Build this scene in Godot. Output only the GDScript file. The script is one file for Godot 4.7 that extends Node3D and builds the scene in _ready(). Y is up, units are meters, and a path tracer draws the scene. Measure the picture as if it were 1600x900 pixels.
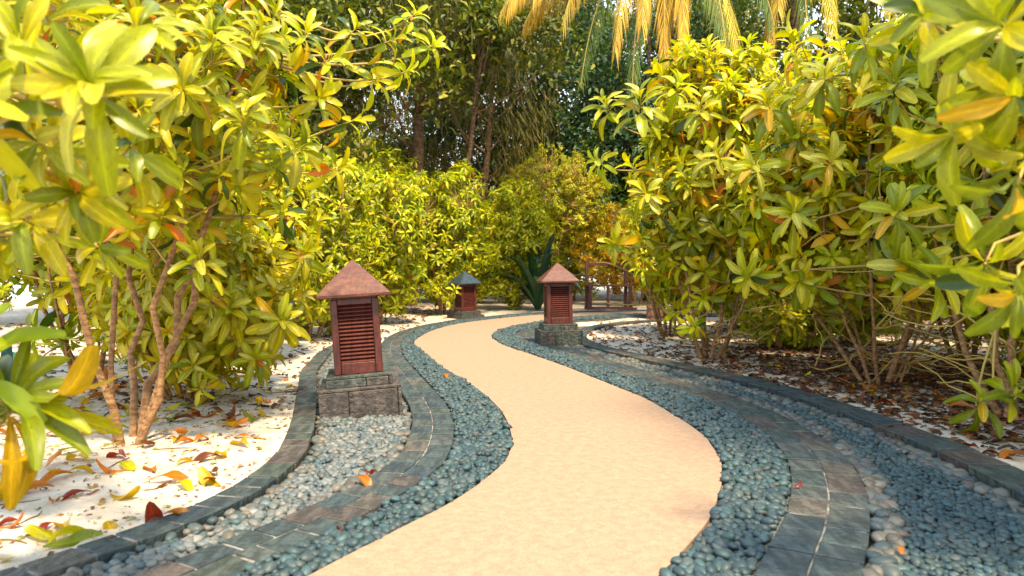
extends Node3D
# A winding garden path between pebble beds, stone borders and seaside shrubs.

const F := 1100.0
const EYE := 1.06
var pitch := atan(30.0 / F)
var leaf_mats: Array = []
var leaf_cols: Array = []
var leaf_near: Array = []
var leaf_far: ArrayMesh
var M := {}
var taken := {}
var polys := []
var BED_Y := -0.085

# ---------------------------------------------------------------- mesh building
class MB:
	var v := PackedVector3Array()
	var n := PackedVector3Array()
	var c := PackedColorArray()
	var u := PackedVector2Array()
	var ix := PackedInt32Array()
	func vert(p: Vector3, nn: Vector3, col := Color.WHITE, uv := Vector2.ZERO) -> int:
		v.append(p); n.append(nn); c.append(col); u.append(uv)
		return v.size() - 1
	func tri(a: Vector3, b: Vector3, d: Vector3, col := Color.WHITE) -> void:
		# a, b, d run counter-clockwise seen from outside
		var nn := (b - a).cross(d - a).normalized()
		var i := v.size()
		for p in [a, d, b]:
			v.append(p); n.append(nn); c.append(col); u.append(Vector2(p.x + p.z, p.y))
		ix.append_array([i, i + 1, i + 2])
	func quad(a: Vector3, b: Vector3, d: Vector3, e: Vector3, col := Color.WHITE) -> void:
		tri(a, b, d, col); tri(a, d, e, col)
	func box(at: Vector3, s: Vector3, ch := 0.004, bs := Basis.IDENTITY, col := Color.WHITE) -> void:
		# a box with chamfered edges
		var h := s * 0.5
		ch = minf(ch, minf(h.x, minf(h.y, h.z)) * 0.6)
		var P := func(sx: float, sy: float, sz: float, k: int) -> Vector3:
			var p := Vector3(sx * (h.x - ch), sy * (h.y - ch), sz * (h.z - ch))
			if k == 0: p.x = sx * h.x
			elif k == 1: p.y = sy * h.y
			else: p.z = sz * h.z
			return at + bs * p
		for k in 3:
			for s1 in [-1.0, 1.0]:
				var q := []
				for w in [[-1.0, -1.0], [1.0, -1.0], [1.0, 1.0], [-1.0, 1.0]]:
					var g := [0.0, 0.0, 0.0]
					g[k] = s1; g[(k + 1) % 3] = w[0]; g[(k + 2) % 3] = w[1]
					q.append(P.call(g[0], g[1], g[2], k))
				if s1 > 0.0: quad(q[0], q[1], q[2], q[3], col)
				else: quad(q[3], q[2], q[1], q[0], col)
		for k in 3:
			var k1 := (k + 1) % 3
			var k2 := (k + 2) % 3
			for s1 in [-1.0, 1.0]:
				for s2 in [-1.0, 1.0]:
					var g := [0.0, 0.0, 0.0]
					g[k1] = s1; g[k2] = s2
					g[k] = -1.0
					var a: Vector3 = P.call(g[0], g[1], g[2], k1)
					var b: Vector3 = P.call(g[0], g[1], g[2], k2)
					g[k] = 1.0
					var a2: Vector3 = P.call(g[0], g[1], g[2], k1)
					var b2: Vector3 = P.call(g[0], g[1], g[2], k2)
					if s1 * s2 > 0.0: quad(a2, b2, b, a, col)
					else: quad(a, b, b2, a2, col)
		for sx in [-1.0, 1.0]:
			for sy in [-1.0, 1.0]:
				for sz in [-1.0, 1.0]:
					var a: Vector3 = P.call(sx, sy, sz, 0)
					var b: Vector3 = P.call(sx, sy, sz, 1)
					var d: Vector3 = P.call(sx, sy, sz, 2)
					if sx * sy * sz > 0.0: tri(a, b, d, col)
					else: tri(a, d, b, col)
	func tube(pts: PackedVector3Array, r0: float, r1: float, sides := 5, col := Color.WHITE, wob := 0.0) -> void:
		var m := pts.size()
		var t0 := (pts[1] - pts[0]).normalized()
		var x := t0.cross(Vector3(0.31, 0.11, 0.94)).normalized()
		var first := v.size()
		for i in m:
			var t := (pts[mini(i + 1, m - 1)] - pts[maxi(i - 1, 0)]).normalized()
			x = (x - t * t.dot(x)).normalized()
			var y := t.cross(x)
			var r := lerpf(r0, r1, float(i) / (m - 1)) * (1.0 + wob * sin(i * 2.4))
			for s in sides:
				var a := TAU * s / sides
				var d := x * cos(a) + y * sin(a)
				v.append(pts[i] + d * r); n.append(d); c.append(col); u.append(Vector2(float(s) / sides, i * 0.3))
		for i in m - 1:
			for s in sides:
				var a := first + i * sides + s
				var b := first + i * sides + (s + 1) % sides
				ix.append_array([a, a + sides, b, b, a + sides, b + sides])
	func mesh(m: Material = null) -> ArrayMesh:
		var arr := []
		arr.resize(Mesh.ARRAY_MAX)
		arr[Mesh.ARRAY_VERTEX] = v; arr[Mesh.ARRAY_NORMAL] = n; arr[Mesh.ARRAY_COLOR] = c; arr[Mesh.ARRAY_TEX_UV] = u; arr[Mesh.ARRAY_INDEX] = ix
		var am := ArrayMesh.new()
		am.add_surface_from_arrays(Mesh.PRIMITIVE_TRIANGLES, arr)
		if m: am.surface_set_material(0, m)
		return am

# ---------------------------------------------------------------- node helpers
func numbered(s: String) -> String:
	var k: int = taken.get(s, 0)
	taken[s] = k + 1
	return s if k == 0 else "%s_%03d" % [s, k]

func put(called: String, mesh: Mesh, m: Material, parent: Node = null) -> MeshInstance3D:
	var o := MeshInstance3D.new()
	o.mesh = mesh
	if m: o.material_override = m
	if parent == null:
		o.name = numbered(called); add_child(o)
	else:
		o.name = called; parent.add_child(o, true)
	return o

func base(called: String, p: Vector3, yaw := 0.0) -> Node3D:
	var o := Node3D.new()
	o.name = numbered(called)
	add_child(o)
	o.position = p
	o.rotation.y = yaw
	return o

func tag(o: Node, label := "", category := "", group := "", kind := "") -> void:
	if label: o.set_meta("label", label)
	if category: o.set_meta("category", category)
	if group: o.set_meta("group", group)
	if kind: o.set_meta("kind", kind)

func scatter(called: String, mesh: Mesh, m: Material, list: Array, parent: Node = null) -> MultiMeshInstance3D:
	# list of [Transform3D, Color]
	var mm := MultiMesh.new()
	mm.transform_format = MultiMesh.TRANSFORM_3D
	mm.use_colors = true
	mm.mesh = mesh
	mm.instance_count = list.size()
	for i in list.size():
		mm.set_instance_transform(i, list[i][0])
		mm.set_instance_color(i, list[i][1])
	var o := MultiMeshInstance3D.new()
	o.multimesh = mm
	o.material_override = m
	o.set_meta("kind", "stuff")
	if parent == null:
		o.name = numbered(called); add_child(o)
	else:
		o.name = called; parent.add_child(o, true)
	return o

func spot(px: float, py: float, d: float) -> Vector3:
	# a point d metres ahead of the standing place, along a bearing read from the photograph
	var q := Vector3((px - 800.0) / F, -(py - 450.0) / F, -1.0)
	q = q.rotated(Vector3.RIGHT, -pitch)
	return Vector3(0, EYE, 0) + q * (d / -q.z)

func lin(r: float, g: float, b: float) -> Color:
	return Color(r, g, b).linear_to_srgb()

# ---------------------------------------------------------------- materials
func noise_tex(seed_: int, freq: float, a: Color, b: Color, size := 512, oct := 5, stretch := Vector2.ONE, speck := 0.0, gain := 0.5) -> ImageTexture:
	var fn := FastNoiseLite.new()
	fn.seed = seed_
	fn.frequency = freq
	fn.fractal_octaves = oct
	fn.fractal_gain = gain
	var w := int(size * stretch.x)
	var h := int(size * stretch.y)
	var im := fn.get_seamless_image(w, h)
	if w != size or h != size: im.resize(size, size, Image.INTERPOLATE_CUBIC)
	im.convert(Image.FORMAT_L8)
	var src := im.get_data()
	var out := PackedByteArray()
	out.resize(size * size * 3)
	var rng := RandomNumberGenerator.new()
	rng.seed = seed_
	var lut := PackedByteArray()
	for i in 256:
		var c := a.lerp(b, smoothstep(0.22, 0.78, i / 255.0))
		lut.append(c.r8); lut.append(c.g8); lut.append(c.b8)
	for i in size * size:
		var k := src[i]
		if speck > 0.0: k = clampi(k + int(rng.randf_range(-1, 1) * speck * 255.0), 0, 255)
		out[i * 3] = lut[k * 3]; out[i * 3 + 1] = lut[k * 3 + 1]; out[i * 3 + 2] = lut[k * 3 + 2]
	var res := Image.create_from_data(size, size, false, Image.FORMAT_RGB8, out)
	res.generate_mipmaps()
	return ImageTexture.create_from_image(res)

func mat(called: String, col: Color, rough := 0.8, tex: Texture2D = null, scale := 1.0, bump: Texture2D = null, bump_cm := 0.0, spec := 0.5) -> StandardMaterial3D:
	var m := StandardMaterial3D.new()
	m.resource_name = called
	m.albedo_color = col
	m.roughness = rough
	m.metallic_specular = spec
	if tex:
		m.albedo_texture = tex
		m.uv1_triplanar = true
		m.uv1_world_triplanar = true
		m.uv1_scale = Vector3.ONE * scale
	if bump:
		m.heightmap_enabled = true
		m.heightmap_texture = bump
		m.heightmap_scale = bump_cm
		if tex == null:
			m.uv1_triplanar = true; m.uv1_world_triplanar = true; m.uv1_scale = Vector3.ONE * scale
	M[called] = m
	return m

func leaf_mat(called: String, col: Color, back: Color, rough := 0.36) -> StandardMaterial3D:
	var m := mat(called, col, rough, null, 1.0, null, 0.0, 0.46)
	m.vertex_color_use_as_albedo = true
	m.backlight_enabled = true
	m.backlight = back
	m.cull_mode = BaseMaterial3D.CULL_DISABLED
	return m

func vein_tex(seed_: int) -> ImageTexture:
	# pale midrib and side veins, faint mottling and a few brown specks
	var rng := RandomNumberGenerator.new()
	rng.seed = seed_
	var fn := FastNoiseLite.new()
	fn.seed = seed_
	fn.frequency = 0.05
	var im := Image.create(64, 128, false, Image.FORMAT_RGB8)
	for y in 128:
		for x in 64:
			var s := absf(x - 31.5) / 32.0
			var k := 0.90 + 0.10 * fn.get_noise_2d(x * 1.5, y)
			var ph := fposmod(y / 128.0 * 9.0 - s * 2.2, 1.0)
			if ph < 0.12: k += 0.05
			if s < 0.05: k = 1.0
			im.set_pixel(x, y, Color(k, k, k * (1.0 if s >= 0.05 else 1.0)))
	for i in 3:
		var c := Vector2i(rng.randi_range(4, 60), rng.randi_range(20, 124))
		var r := rng.randi_range(0, 2)
		for y in range(-r, r + 1):
			for x in range(-r, r + 1):
				if x * x + y * y <= r * r + 1 and c.x + x >= 0 and c.x + x < 64 and c.y + y < 128: im.set_pixel(c.x + x, c.y + y, Color(0.78, 0.66, 0.55))
	im.generate_mipmaps()
	return ImageTexture.create_from_image(im)

func make_materials() -> void:
	var bumpy := noise_tex(3, 0.03, Color.BLACK, Color.WHITE, 256, 5, Vector2.ONE, 0.10)
	var fine := noise_tex(4, 0.12, Color.BLACK, Color.WHITE, 256, 3, Vector2.ONE, 0.25)
	mat("sand", Color.WHITE, 0.95, noise_tex(11, 0.012, lin(0.42, 0.35, 0.27), lin(0.56, 0.48, 0.395), 512, 6, Vector2.ONE, 0.16), 0.7, fine, 0.35)
	mat("path", Color.WHITE, 0.9, noise_tex(12, 0.03, lin(0.245, 0.158, 0.102), lin(0.345, 0.230, 0.154), 1024, 6, Vector2.ONE, 0.34, 0.85), 0.42, fine, 0.18)
	mat("mortar", Color.WHITE, 0.95, noise_tex(13, 0.03, lin(0.05, 0.05, 0.048), lin(0.24, 0.23, 0.21), 256, 5, Vector2.ONE, 0.1), 0.9, fine, 0.2)
	mat("bed", lin(0.16, 0.165, 0.16), 0.95, noise_tex(14, 0.05, lin(0.4, 0.4, 0.4), Color.WHITE, 256, 4, Vector2.ONE, 0.2), 3.0)
	var slate := [[0.030, 0.046, 0.049], [0.045, 0.056, 0.056], [0.062, 0.057, 0.050], [0.025, 0.040, 0.048], [0.054, 0.046, 0.044], [0.037, 0.051, 0.044]]
	for i in slate.size():
		var s: Array = slate[i]
		mat("slate%d" % i, Color.WHITE, 0.62, noise_tex(20 + i, 0.02, lin(s[0] * 0.62, s[1] * 0.62, s[2] * 0.62), lin(s[0] * 1.5, s[1] * 1.45, s[2] * 1.4), 256, 6, Vector2(1.0, 0.25), 0.06, 0.6), 2.4, bumpy, 0.5)
	mat("wood", Color.WHITE, 0.42, noise_tex(31, 0.03, lin(0.050, 0.009, 0.006), lin(0.105, 0.019, 0.012), 512, 5, Vector2(1.0, 0.12), 0.03), 2.0, bumpy, 0.08)
	mat("wood_roof", Color.WHITE, 0.5, noise_tex(32, 0.03, lin(0.060, 0.014, 0.007), lin(0.122, 0.030, 0.015), 512, 6, Vector2(0.3, 1.0), 0.06), 2.0, bumpy, 0.2)
	mat("slate_roof", Color.WHITE, 0.35, noise_tex(33, 0.03, lin(0.014, 0.026, 0.038), lin(0.032, 0.052, 0.070), 256, 5), 2.0, bumpy, 0.2)
	mat("bench_wood", Color.WHITE, 0.6, noise_tex(34, 0.03, lin(0.06, 0.018, 0.012), lin(0.13, 0.045, 0.03), 256, 5, Vector2(1.0, 0.2)), 2.0)
	mat("bark", Color.WHITE, 0.85, noise_tex(35, 0.03, lin(0.15, 0.075, 0.03), lin(0.36, 0.20, 0.085), 256, 5, Vector2(0.4, 1.0), 0.08), 3.0, bumpy, 0.6)
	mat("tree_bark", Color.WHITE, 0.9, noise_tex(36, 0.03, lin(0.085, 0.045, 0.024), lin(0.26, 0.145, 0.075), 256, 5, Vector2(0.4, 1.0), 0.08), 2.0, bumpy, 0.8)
	mat("twig", lin(0.36, 0.25, 0.055), 0.7)
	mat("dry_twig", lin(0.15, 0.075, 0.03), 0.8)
	mat("palm_bark", Color.WHITE, 0.9, noise_tex(37, 0.03, lin(0.07, 0.035, 0.022), lin(0.22, 0.12, 0.07), 256, 5, Vector2(1.0, 0.4), 0.1), 1.5, bumpy, 1.0)
	mat("sea", lin(0.10, 0.34, 0.42), 0.12)
	mat("pebble", Color.WHITE, 0.55)
	M.pebble.vertex_color_use_as_albedo = true
	# leaf tones, as linear base colours
	for c in [[0.49, 0.525, 0.008], [0.67, 0.595, 0.008], [0.275, 0.335, 0.010], [0.065, 0.115, 0.012], [0.78, 0.48, 0.010], [0.70, 0.22, 0.012], [0.66, 0.63, 0.07], [0.22, 0.06, 0.016], [0.025, 0.085, 0.07], [0.33, 0.035, 0.012]]:
		leaf_cols.append(Color(c[0], c[1], c[2]))
		leaf_mats.append(leaf_mat("leaf_tone%d" % leaf_cols.size(), lin(c[0], c[1], c[2]), Color(0.95, 0.95, 0.7)))
	var vein := []
	for i in 3: vein.append(vein_tex(500 + i))
	for i in leaf_mats.size(): leaf_mats[i].albedo_texture = vein[i % 3]
	leaf_mat("leaf_any", Color.WHITE, Color(0.95, 0.95, 0.7))
	leaf_mat("tree_leaf", Color.WHITE, Color(0.7, 0.8, 0.5), 0.6)
	leaf_mat("strap", Color.WHITE, Color(0.4, 0.5, 0.4), 0.25)
	leaf_mat("dry_leaf", Color.WHITE, Color(0.4, 0.35, 0.3), 0.7)

# ---------------------------------------------------------------- leaves
func make_leaf(ln: float, wd: float, fold: float, curl: float, segs: int, cols: Array, wav := 0.0) -> ArrayMesh:
	# obovate blade along +z, upper face towards +y
	var g := MB.new()
	var st := SurfaceTool.new()
	st.begin(Mesh.PRIMITIVE_TRIANGLES)
	st.set_smooth_group(0)
	var nc := cols.size()
	for i in segs + 1:
		var t := float(i) / segs
		var w := wd * 0.5 * (0.10 + 0.90 * pow(sin(PI * pow(t * (0.95 if segs > 5 else 0.93), 1.5)), 0.75))
		if t < 0.12: w = wd * 0.06
		var y := -curl * t * t * ln + 0.10 * ln * sin(PI * t)
		for j in nc:
			var s: float = cols[j]
			var p := Vector3(s * w, y + absf(s) * w * fold + wav * sin(t * 9.0 + s * 2.0) * absf(s) * w, t * ln * (1.0 - 0.15 * curl))
			var mid := absf(s) < 0.12
			var k := 1.0 if mid else (0.80 + 0.06 * sin(t * 5.0 + s * 7.0))
			st.set_color(Color(k, k, k * (1.6 if mid else 1.0)))
			st.set_uv(Vector2(s * 0.5 + 0.5, t))
			st.add_vertex(p)
	for i in segs:
		for j in nc - 1:
			var a := i * nc + j
			for q in [a, a + nc, a + 1, a + 1, a + nc, a + nc + 1]: st.add_index(q)
	st.generate_normals()
	return st.commit()

func make_leaves() -> void:
	var wide := [-1.0, -0.5, -0.07, 0.07, 0.5, 1.0]
	leaf_near = [make_leaf(1.0, 0.31, 0.35, 0.26, 8, wide, 0.10), make_leaf(1.0, 0.34, 0.22, 0.55, 8, wide, 0.16), make_leaf(1.0, 0.28, 0.55, 0.06, 8, wide, 0.08)]
	leaf_far = make_leaf(1.0, 0.31, 0.35, 0.30, 5, [-1.0, 0.0, 1.0], 0.08)

func pick(rng: RandomNumberGenerator, w: Array) -> int:
	var t := 0.0
	for x in w: t += x
	var r := rng.randf() * t
	for i in w.size():
		r -= w[i]
		if r <= 0.0: return i
	return 0

func rosette(out: Array, rng: RandomNumberGenerator, p: Vector3, axis: Vector3, ln: float, n: int, w: Array) -> void:
	axis = axis.normalized()
	var u := axis.cross(Vector3(0.3, 0.2, 0.9)).normalized()
	var v := axis.cross(u)
	var a0 := rng.randf() * TAU
	var open := rng.randf_range(-58.0, 2.0)
	var along := rng.randf_range(0.15, 0.75)
	for i in n:
		var t := (i + 0.5) / n
		var el := deg_to_rad(lerpf(74.0, open, pow(t, 0.9)) + rng.randf_range(-16, 16))
		var an := a0 + i * 2.39996 + rng.randf_range(-0.3, 0.3)
		var rad := u * cos(an) + v * sin(an)
		var dir := (axis * sin(el) + rad * cos(el) + Vector3.DOWN * rng.randf_range(0.0, 0.35) * t).normalized()
		var up := (axis * cos(el) - rad * sin(el))
		up = (up - dir * up.dot(dir)).normalized()
		up = up.rotated(dir, rng.randf_range(-0.5, 0.5))
		var l := ln * lerpf(0.5, 1.0, sqrt(t)) * rng.randf_range(0.78, 1.14)
		var k := pick(rng, w)
		if t > 0.8 and rng.randf() < 0.10: k = 4
		if t > 0.85 and rng.randf() < 0.05: k = 5
		var b := Basis(up.cross(dir) * l * rng.randf_range(0.8, 1.12), up * l, dir * l)
		out.append([Transform3D(b, p - axis * t * ln * along + rad * ln * 0.03), k, rng.randf_range(0.8, 1.2)])

var rosettes := {}

func rosette_set(w: Array) -> Array:
	# six whole rosettes of one mix of tones, one metre leaves, opening towards +y
	var key := str(w)
	if rosettes.has(key): return rosettes[key]
	var res := []
	for i in 6:
		var rng := RandomNumberGenerator.new()
		rng.seed = 900 + i + hash(key) % 1000
		var list := []
		rosette(list, rng, Vector3.ZERO, Vector3(0.12 * cos(i), 1, 0.12 * sin(i)), 1.0, 12 + i, w)
		res.append(joined(list, leaf_far))
	rosettes[key] = res
	return res

func joined(list: Array, leaf: ArrayMesh) -> ArrayMesh:
	# list of [Transform3D, tone index, brightness] of one leaf mesh, as one mesh
	var arr := leaf.surface_get_arrays(0)
	var lv: PackedVector3Array = arr[Mesh.ARRAY_VERTEX]
	var lnn: PackedVector3Array = arr[Mesh.ARRAY_NORMAL]
	var lc: PackedColorArray = arr[Mesh.ARRAY_COLOR]
	var li: PackedInt32Array = arr[Mesh.ARRAY_INDEX]
	var g := MB.new()
	for l in list:
		var x: Transform3D = l[0]
		var col: Color = leaf_cols[l[1]] if l[1] is int else l[1]
		var f := g.v.size()
		var nb := x.basis.inverse().transposed()
		g.v.append_array(x * lv)
		for q in lnn: g.n.append((nb * q).normalized())
		for q in lc: g.c.append(Color(col.r * q.r * l[2], col.g * q.g * l[2], col.b * q.b * l[2]))
		for q in li: g.ix.append(f + q)
	g.u.resize(g.v.size())
	return g.mesh()

func curve_to(rng: RandomNumberGenerator, a: Vector3, b: Vector3, bend: Vector3, n: int, wob := 0.0) -> PackedVector3Array:
	var r := PackedVector3Array()
	var m := (a + b) * 0.5 + bend
	for i in n + 1:
		var t := float(i) / n
		var p := a.lerp(m, t).lerp(m.lerp(b, t), t)
		if i > 0 and i < n: p += Vector3(rng.randf_range(-1, 1), rng.randf_range(-0.6, 0.6), rng.randf_range(-1, 1)) * wob
		r.append(p)
	return r

func seen(p: Vector3) -> bool:
	var d := -p.z
	return d > 0.5 and absf(p.x / d) < 0.75 and absf((p.y - EYE) / d + 0.027) < 0.43

# A shrub of bare branching stems that end in rosettes of paddle-shaped leaves.
# d: at (Vector2 x, depth), c (crown centre), r (crown radii), tips, ln (leaf length), w (tones), stems, floor, hero [[point, axis, scale, n]], label, parts
func shrub(d: Dictionary) -> Node3D:
	var rng := RandomNumberGenerator.new()
	rng.seed = d.seed
	var foot := Vector3(d.at.x, -0.02, -d.at.y)
	var root := base(d.get("called", "leafy_shrub"), foot)
	tag(root, d.label, "shrub", d.get("group", "shrubs lining the path"))
	var c: Vector3 = d.c
	var r: Vector3 = d.r
	var ln: float = d.get("ln", 0.17)
	var w: Array = d.w
	var fl: float = d.get("floor", 0.25)
	var bark: Material = M[d.get("bark", "bark")]
	var tips := []   # [point, axis, length, count]
	var n: int = d.tips
	var tries := 0
	while tips.size() < n and tries < n * 6:
		tries += 1
		var q := Vector3(rng.randfn(), rng.randfn(), rng.randfn()).normalized()
		var f := rng.randf_range(0.72, 1.02) if rng.randf() < 0.72 else rng.randf_range(0.35, 0.75)
		f *= 0.9 + 0.16 * sin(q.x * 5.0 + d.seed) * cos(q.y * 4.0 + q.z * 3.0)
		var p := c + Vector3(q.x * r.x, q.y * r.y, q.z * r.z) * f
		if p.y < fl: continue
		var near := Vector2(p.x, -p.z)
		if d.get("clear", true) and on_way(near, 0.05): continue
		if p.distance_to(Vector3(0, EYE, 0)) < d.get("gap", 1.3): continue
		tips.append([p, (q * 0.75 + Vector3.UP * 0.55 + Vector3(rng.randf_range(-.3, .3), 0, rng.randf_range(-.3, .3))), ln * rng.randf_range(0.62, 1.2), rng.randi_range(9, 17)])
	for h in d.get("hero", []):
		tips.append([h[0], h[1], ln * h[2], h[3]])
	# stems
	var stems := []
	var ns: int = d.get("stems", 7)
	for i in ns:
		var an := TAU * i / ns + rng.randf_range(-0.4, 0.4)
		var o := Vector3(cos(an), 0, sin(an))
		var e := c + Vector3(o.x * r.x * 0.55, r.y * rng.randf_range(-0.05, 0.5), o.z * r.z * 0.55)
		var s := foot + o * rng.randf_range(0.04, 0.16)
		stems.append(curve_to(rng, s, e, Vector3(0, rng.randf_range(-0.25, 0.2), 0) + o * rng.randf_range(-0.3, 0.45) + Vector3(rng.randf_range(-.3, .3), 0, rng.randf_range(-.3, .3)), 9, d.get("wob", 0.03)))
	for pts in stems:
		var g := MB.new()
		var local := PackedVector3Array()
		for p in pts: local.append(p - foot)
		var rr: float = rng.randf_range(0.012, 0.030) * d.get("thick", 1.0)
		local[0].y -= 0.05
		g.tube(local, rr, rr * 0.4, 7, Color.WHITE, 0.07)
		put("stem", g.mesh(), bark, root)
	# twigs out to the tips
	var tw := MB.new()
	for t in tips:
		var best := 0
		var bi := 0
		var bd := 1e9
		for si in stems.size():
			var pts: PackedVector3Array = stems[si]
			for k in range(3, 10):
				var dd: float = pts[k].distance_to(t[0]) + maxf(0.0, pts[k].y - t[0].y) * 0.6
				if dd < bd: bd = dd; best = si; bi = k
		var a: Vector3 = stems[best][bi]
		var ax: Vector3 = t[1].normalized()
		var b: Vector3 = t[0]
		var ctrl := (b - ax * bd * 0.45) - (a + b) * 0.5
		var path := curve_to(rng, a - foot, b - foot - ax * ln * 0.1, ctrl, 5, 0.008)
		tw.tube(path, clampf(0.006 + bd * 0.006, 0.006, 0.014), 0.0042, 4)
	for i in d.get("tangle", 0):
		# bare low shoots that arch out under the crown
		var pts: PackedVector3Array = stems[rng.randi() % stems.size()]
		var a := pts[rng.randi_range(1, 5)]
		var an := rng.randf() * TAU
		var e := Vector3(a.x + cos(an) * rng.randf_range(0.3, 1.1), maxf(0.06, a.y + rng.randf_range(-0.3, 0.6)), a.z + sin(an) * rng.randf_range(0.3, 1.0))
		if on_way(Vector2(e.x, -e.z)): continue
		tw.tube(curve_to(rng, a - foot, e - foot, Vector3(rng.randf_range(-.2, .2), rng.randf_range(-0.35, 0.25), rng.randf_range(-.2, .2)), 7, 0.02), rng.randf_range(0.006, 0.012), 0.004, 5)
	var twn := put("twigs", tw.mesh(), M[d.get("twig", "twig")], root)
	tag(twn, "", "", "", "stuff")
	# the leaves that show largest are parts, the rest one mass
	var cap: int = d.get("parts", 0)
	var eye := Vector3(0, EYE, 0)
	for t in tips: t.append(t[0].distance_to(eye) - t[2] * 3.0 if seen(t[0]) else 1e6)
	tips.sort_custom(func(a, b): return a[4] < b[4])
	var whole := rosette_set(w)
	var rest := [[], [], [], [], [], []]
	var made := 0
	for t in tips:
		if t[4] < 1e5 and made + t[3] <= cap:
			var leaves := []
			rosette(leaves, rng, t[0], t[1], t[2], t[3], w)
			for l in leaves:
				var o := put("leaf", leaf_near[made % 3], leaf_mats[l[1]], root)
				o.transform = Transform3D(Basis(l[0].basis.x * d.get("slim", 1.0), l[0].basis.y, l[0].basis.z), l[0].origin - foot)
				made += 1
		else:
			var ax: Vector3 = t[1].normalized()
			var u := ax.cross(Vector3(0.3, 0.2, 0.9)).normalized()
			var b := Basis(u, ax, u.cross(ax)).rotated(ax, rng.randf() * TAU).scaled(Vector3.ONE * t[2])
			var k := rng.randf_range(0.8, 1.2)
			rest[rng.randi() % 6].append([Transform3D(b, t[0] - foot), Color(k * rng.randf_range(0.9, 1.1), k, k)])
	if d.has("yellow"):
		var old: Array = d.yellow
		var fading := []
		rosette(fading, rng, old[0], old[1], ln * old[2], old[3], [0, 0.4, 0, 0, 5.0, 2.0, 0])
		for l in fading:
			var o := put("leaf", leaf_near[1], leaf_mats[l[1]], root)
			o.transform = Transform3D(l[0].basis, l[0].origin - foot)
	for i in 6:
		if rest[i].size() > 0: scatter("foliage", whole[i], M.leaf_any, rest[i], root)
	return root

# ---------------------------------------------------------------- lines on the ground (x, distance ahead)
func smooth(flat: Array, step := 0.05) -> PackedVector2Array:
	var p := PackedVector2Array()
	for i in range(0, flat.size(), 2): p.append(Vector2(flat[i], flat[i + 1]))
	var cv := Curve2D.new()
	for i in p.size():
		var t := (p[mini(i + 1, p.size() - 1)] - p[maxi(i - 1, 0)]) * 0.5
		var li := (p[i] - p[maxi(i - 1, 0)]).length()
		var lo := (p[mini(i + 1, p.size() - 1)] - p[i]).length()
		var tn := t.normalized()
		cv.add_point(p[i], -tn * li / 3.0, tn * lo / 3.0)
	cv.bake_interval = step
	var total := cv.get_baked_length()
	var out := PackedVector2Array()
	var n := int(total / step)
	for i in n + 1: out.append(cv.sample_baked(total * i / n))
	return out

func side(p: PackedVector2Array, i: int) -> Vector2:
	var t := (p[mini(i + 1, p.size() - 1)] - p[maxi(i - 1, 0)]).normalized()
	return Vector2(t.y, -t.x)

func offset(p: PackedVector2Array, w: float) -> PackedVector2Array:
	var o := PackedVector2Array()
	for i in p.size(): o.append(p[i] + side(p, i) * w)
	return o

func ring(a: PackedVector2Array, b: PackedVector2Array) -> PackedVector2Array:
	var o := a.duplicate()
	var c := b.duplicate()
	c.reverse()
	o.append_array(c)
	return o

func on_way(p: Vector2, margin := 0.0) -> bool:
	for q in polys:
		if Geometry2D.is_point_in_polygon(p, q): return true
	return false

func g3(p: Vector2, y: float) -> Vector3:
	return Vector3(p.x, y, -p.y)

func slab(poly: PackedVector2Array, top: float, bottom: float) -> MB:
	# a flat sheet with sides, from an outline
	var g := MB.new()
	var t := Geometry2D.triangulate_polygon(poly)
	for i in range(0, t.size(), 3):
		var a := g3(poly[t[i]], top)
		var b := g3(poly[t[i + 1]], top)
		var c := g3(poly[t[i + 2]], top)
		if (b - a).cross(c - a).y > 0.0: g.tri(a, b, c)
		else: g.tri(a, c, b)
	var ccw := not Geometry2D.is_polygon_clockwise(poly)
	for i in poly.size():
		var a := poly[i]
		var b := poly[(i + 1) % poly.size()]
		if not ccw: var k := a; a = b; b = k
		g.quad(g3(a, bottom), g3(b, bottom), g3(b, top), g3(a, top))
	return g

func paver_mesh(f: PackedVector2Array, top: float, bottom: float, ch: float, tilt: Vector2) -> ArrayMesh:
	# six-cornered stone with a chamfered top; f runs counter-clockwise seen from above in (x, ahead)
	var g := MB.new()
	var mid := Vector2.ZERO
	for p in f: mid += p / f.size()
	var lo := []
	var hi := []
	var up := []
	for p in f:
		var q := p + (mid - p).normalized() * ch
		var dy := (p - mid).dot(tilt)
		lo.append(g3(p, bottom)); hi.append(g3(p, top - ch * 0.7 + dy)); up.append(g3(q, top + dy))
	var n := f.size()
	for i in n:
		var j := (i + 1) % n
		g.quad(lo[i], lo[j], hi[j], hi[i])
		g.quad(hi[i], hi[j], up[j], up[i])
	for i in range(1, n - 1): g.tri(up[0], up[i], up[i + 1])
	return g.mesh()

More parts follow.
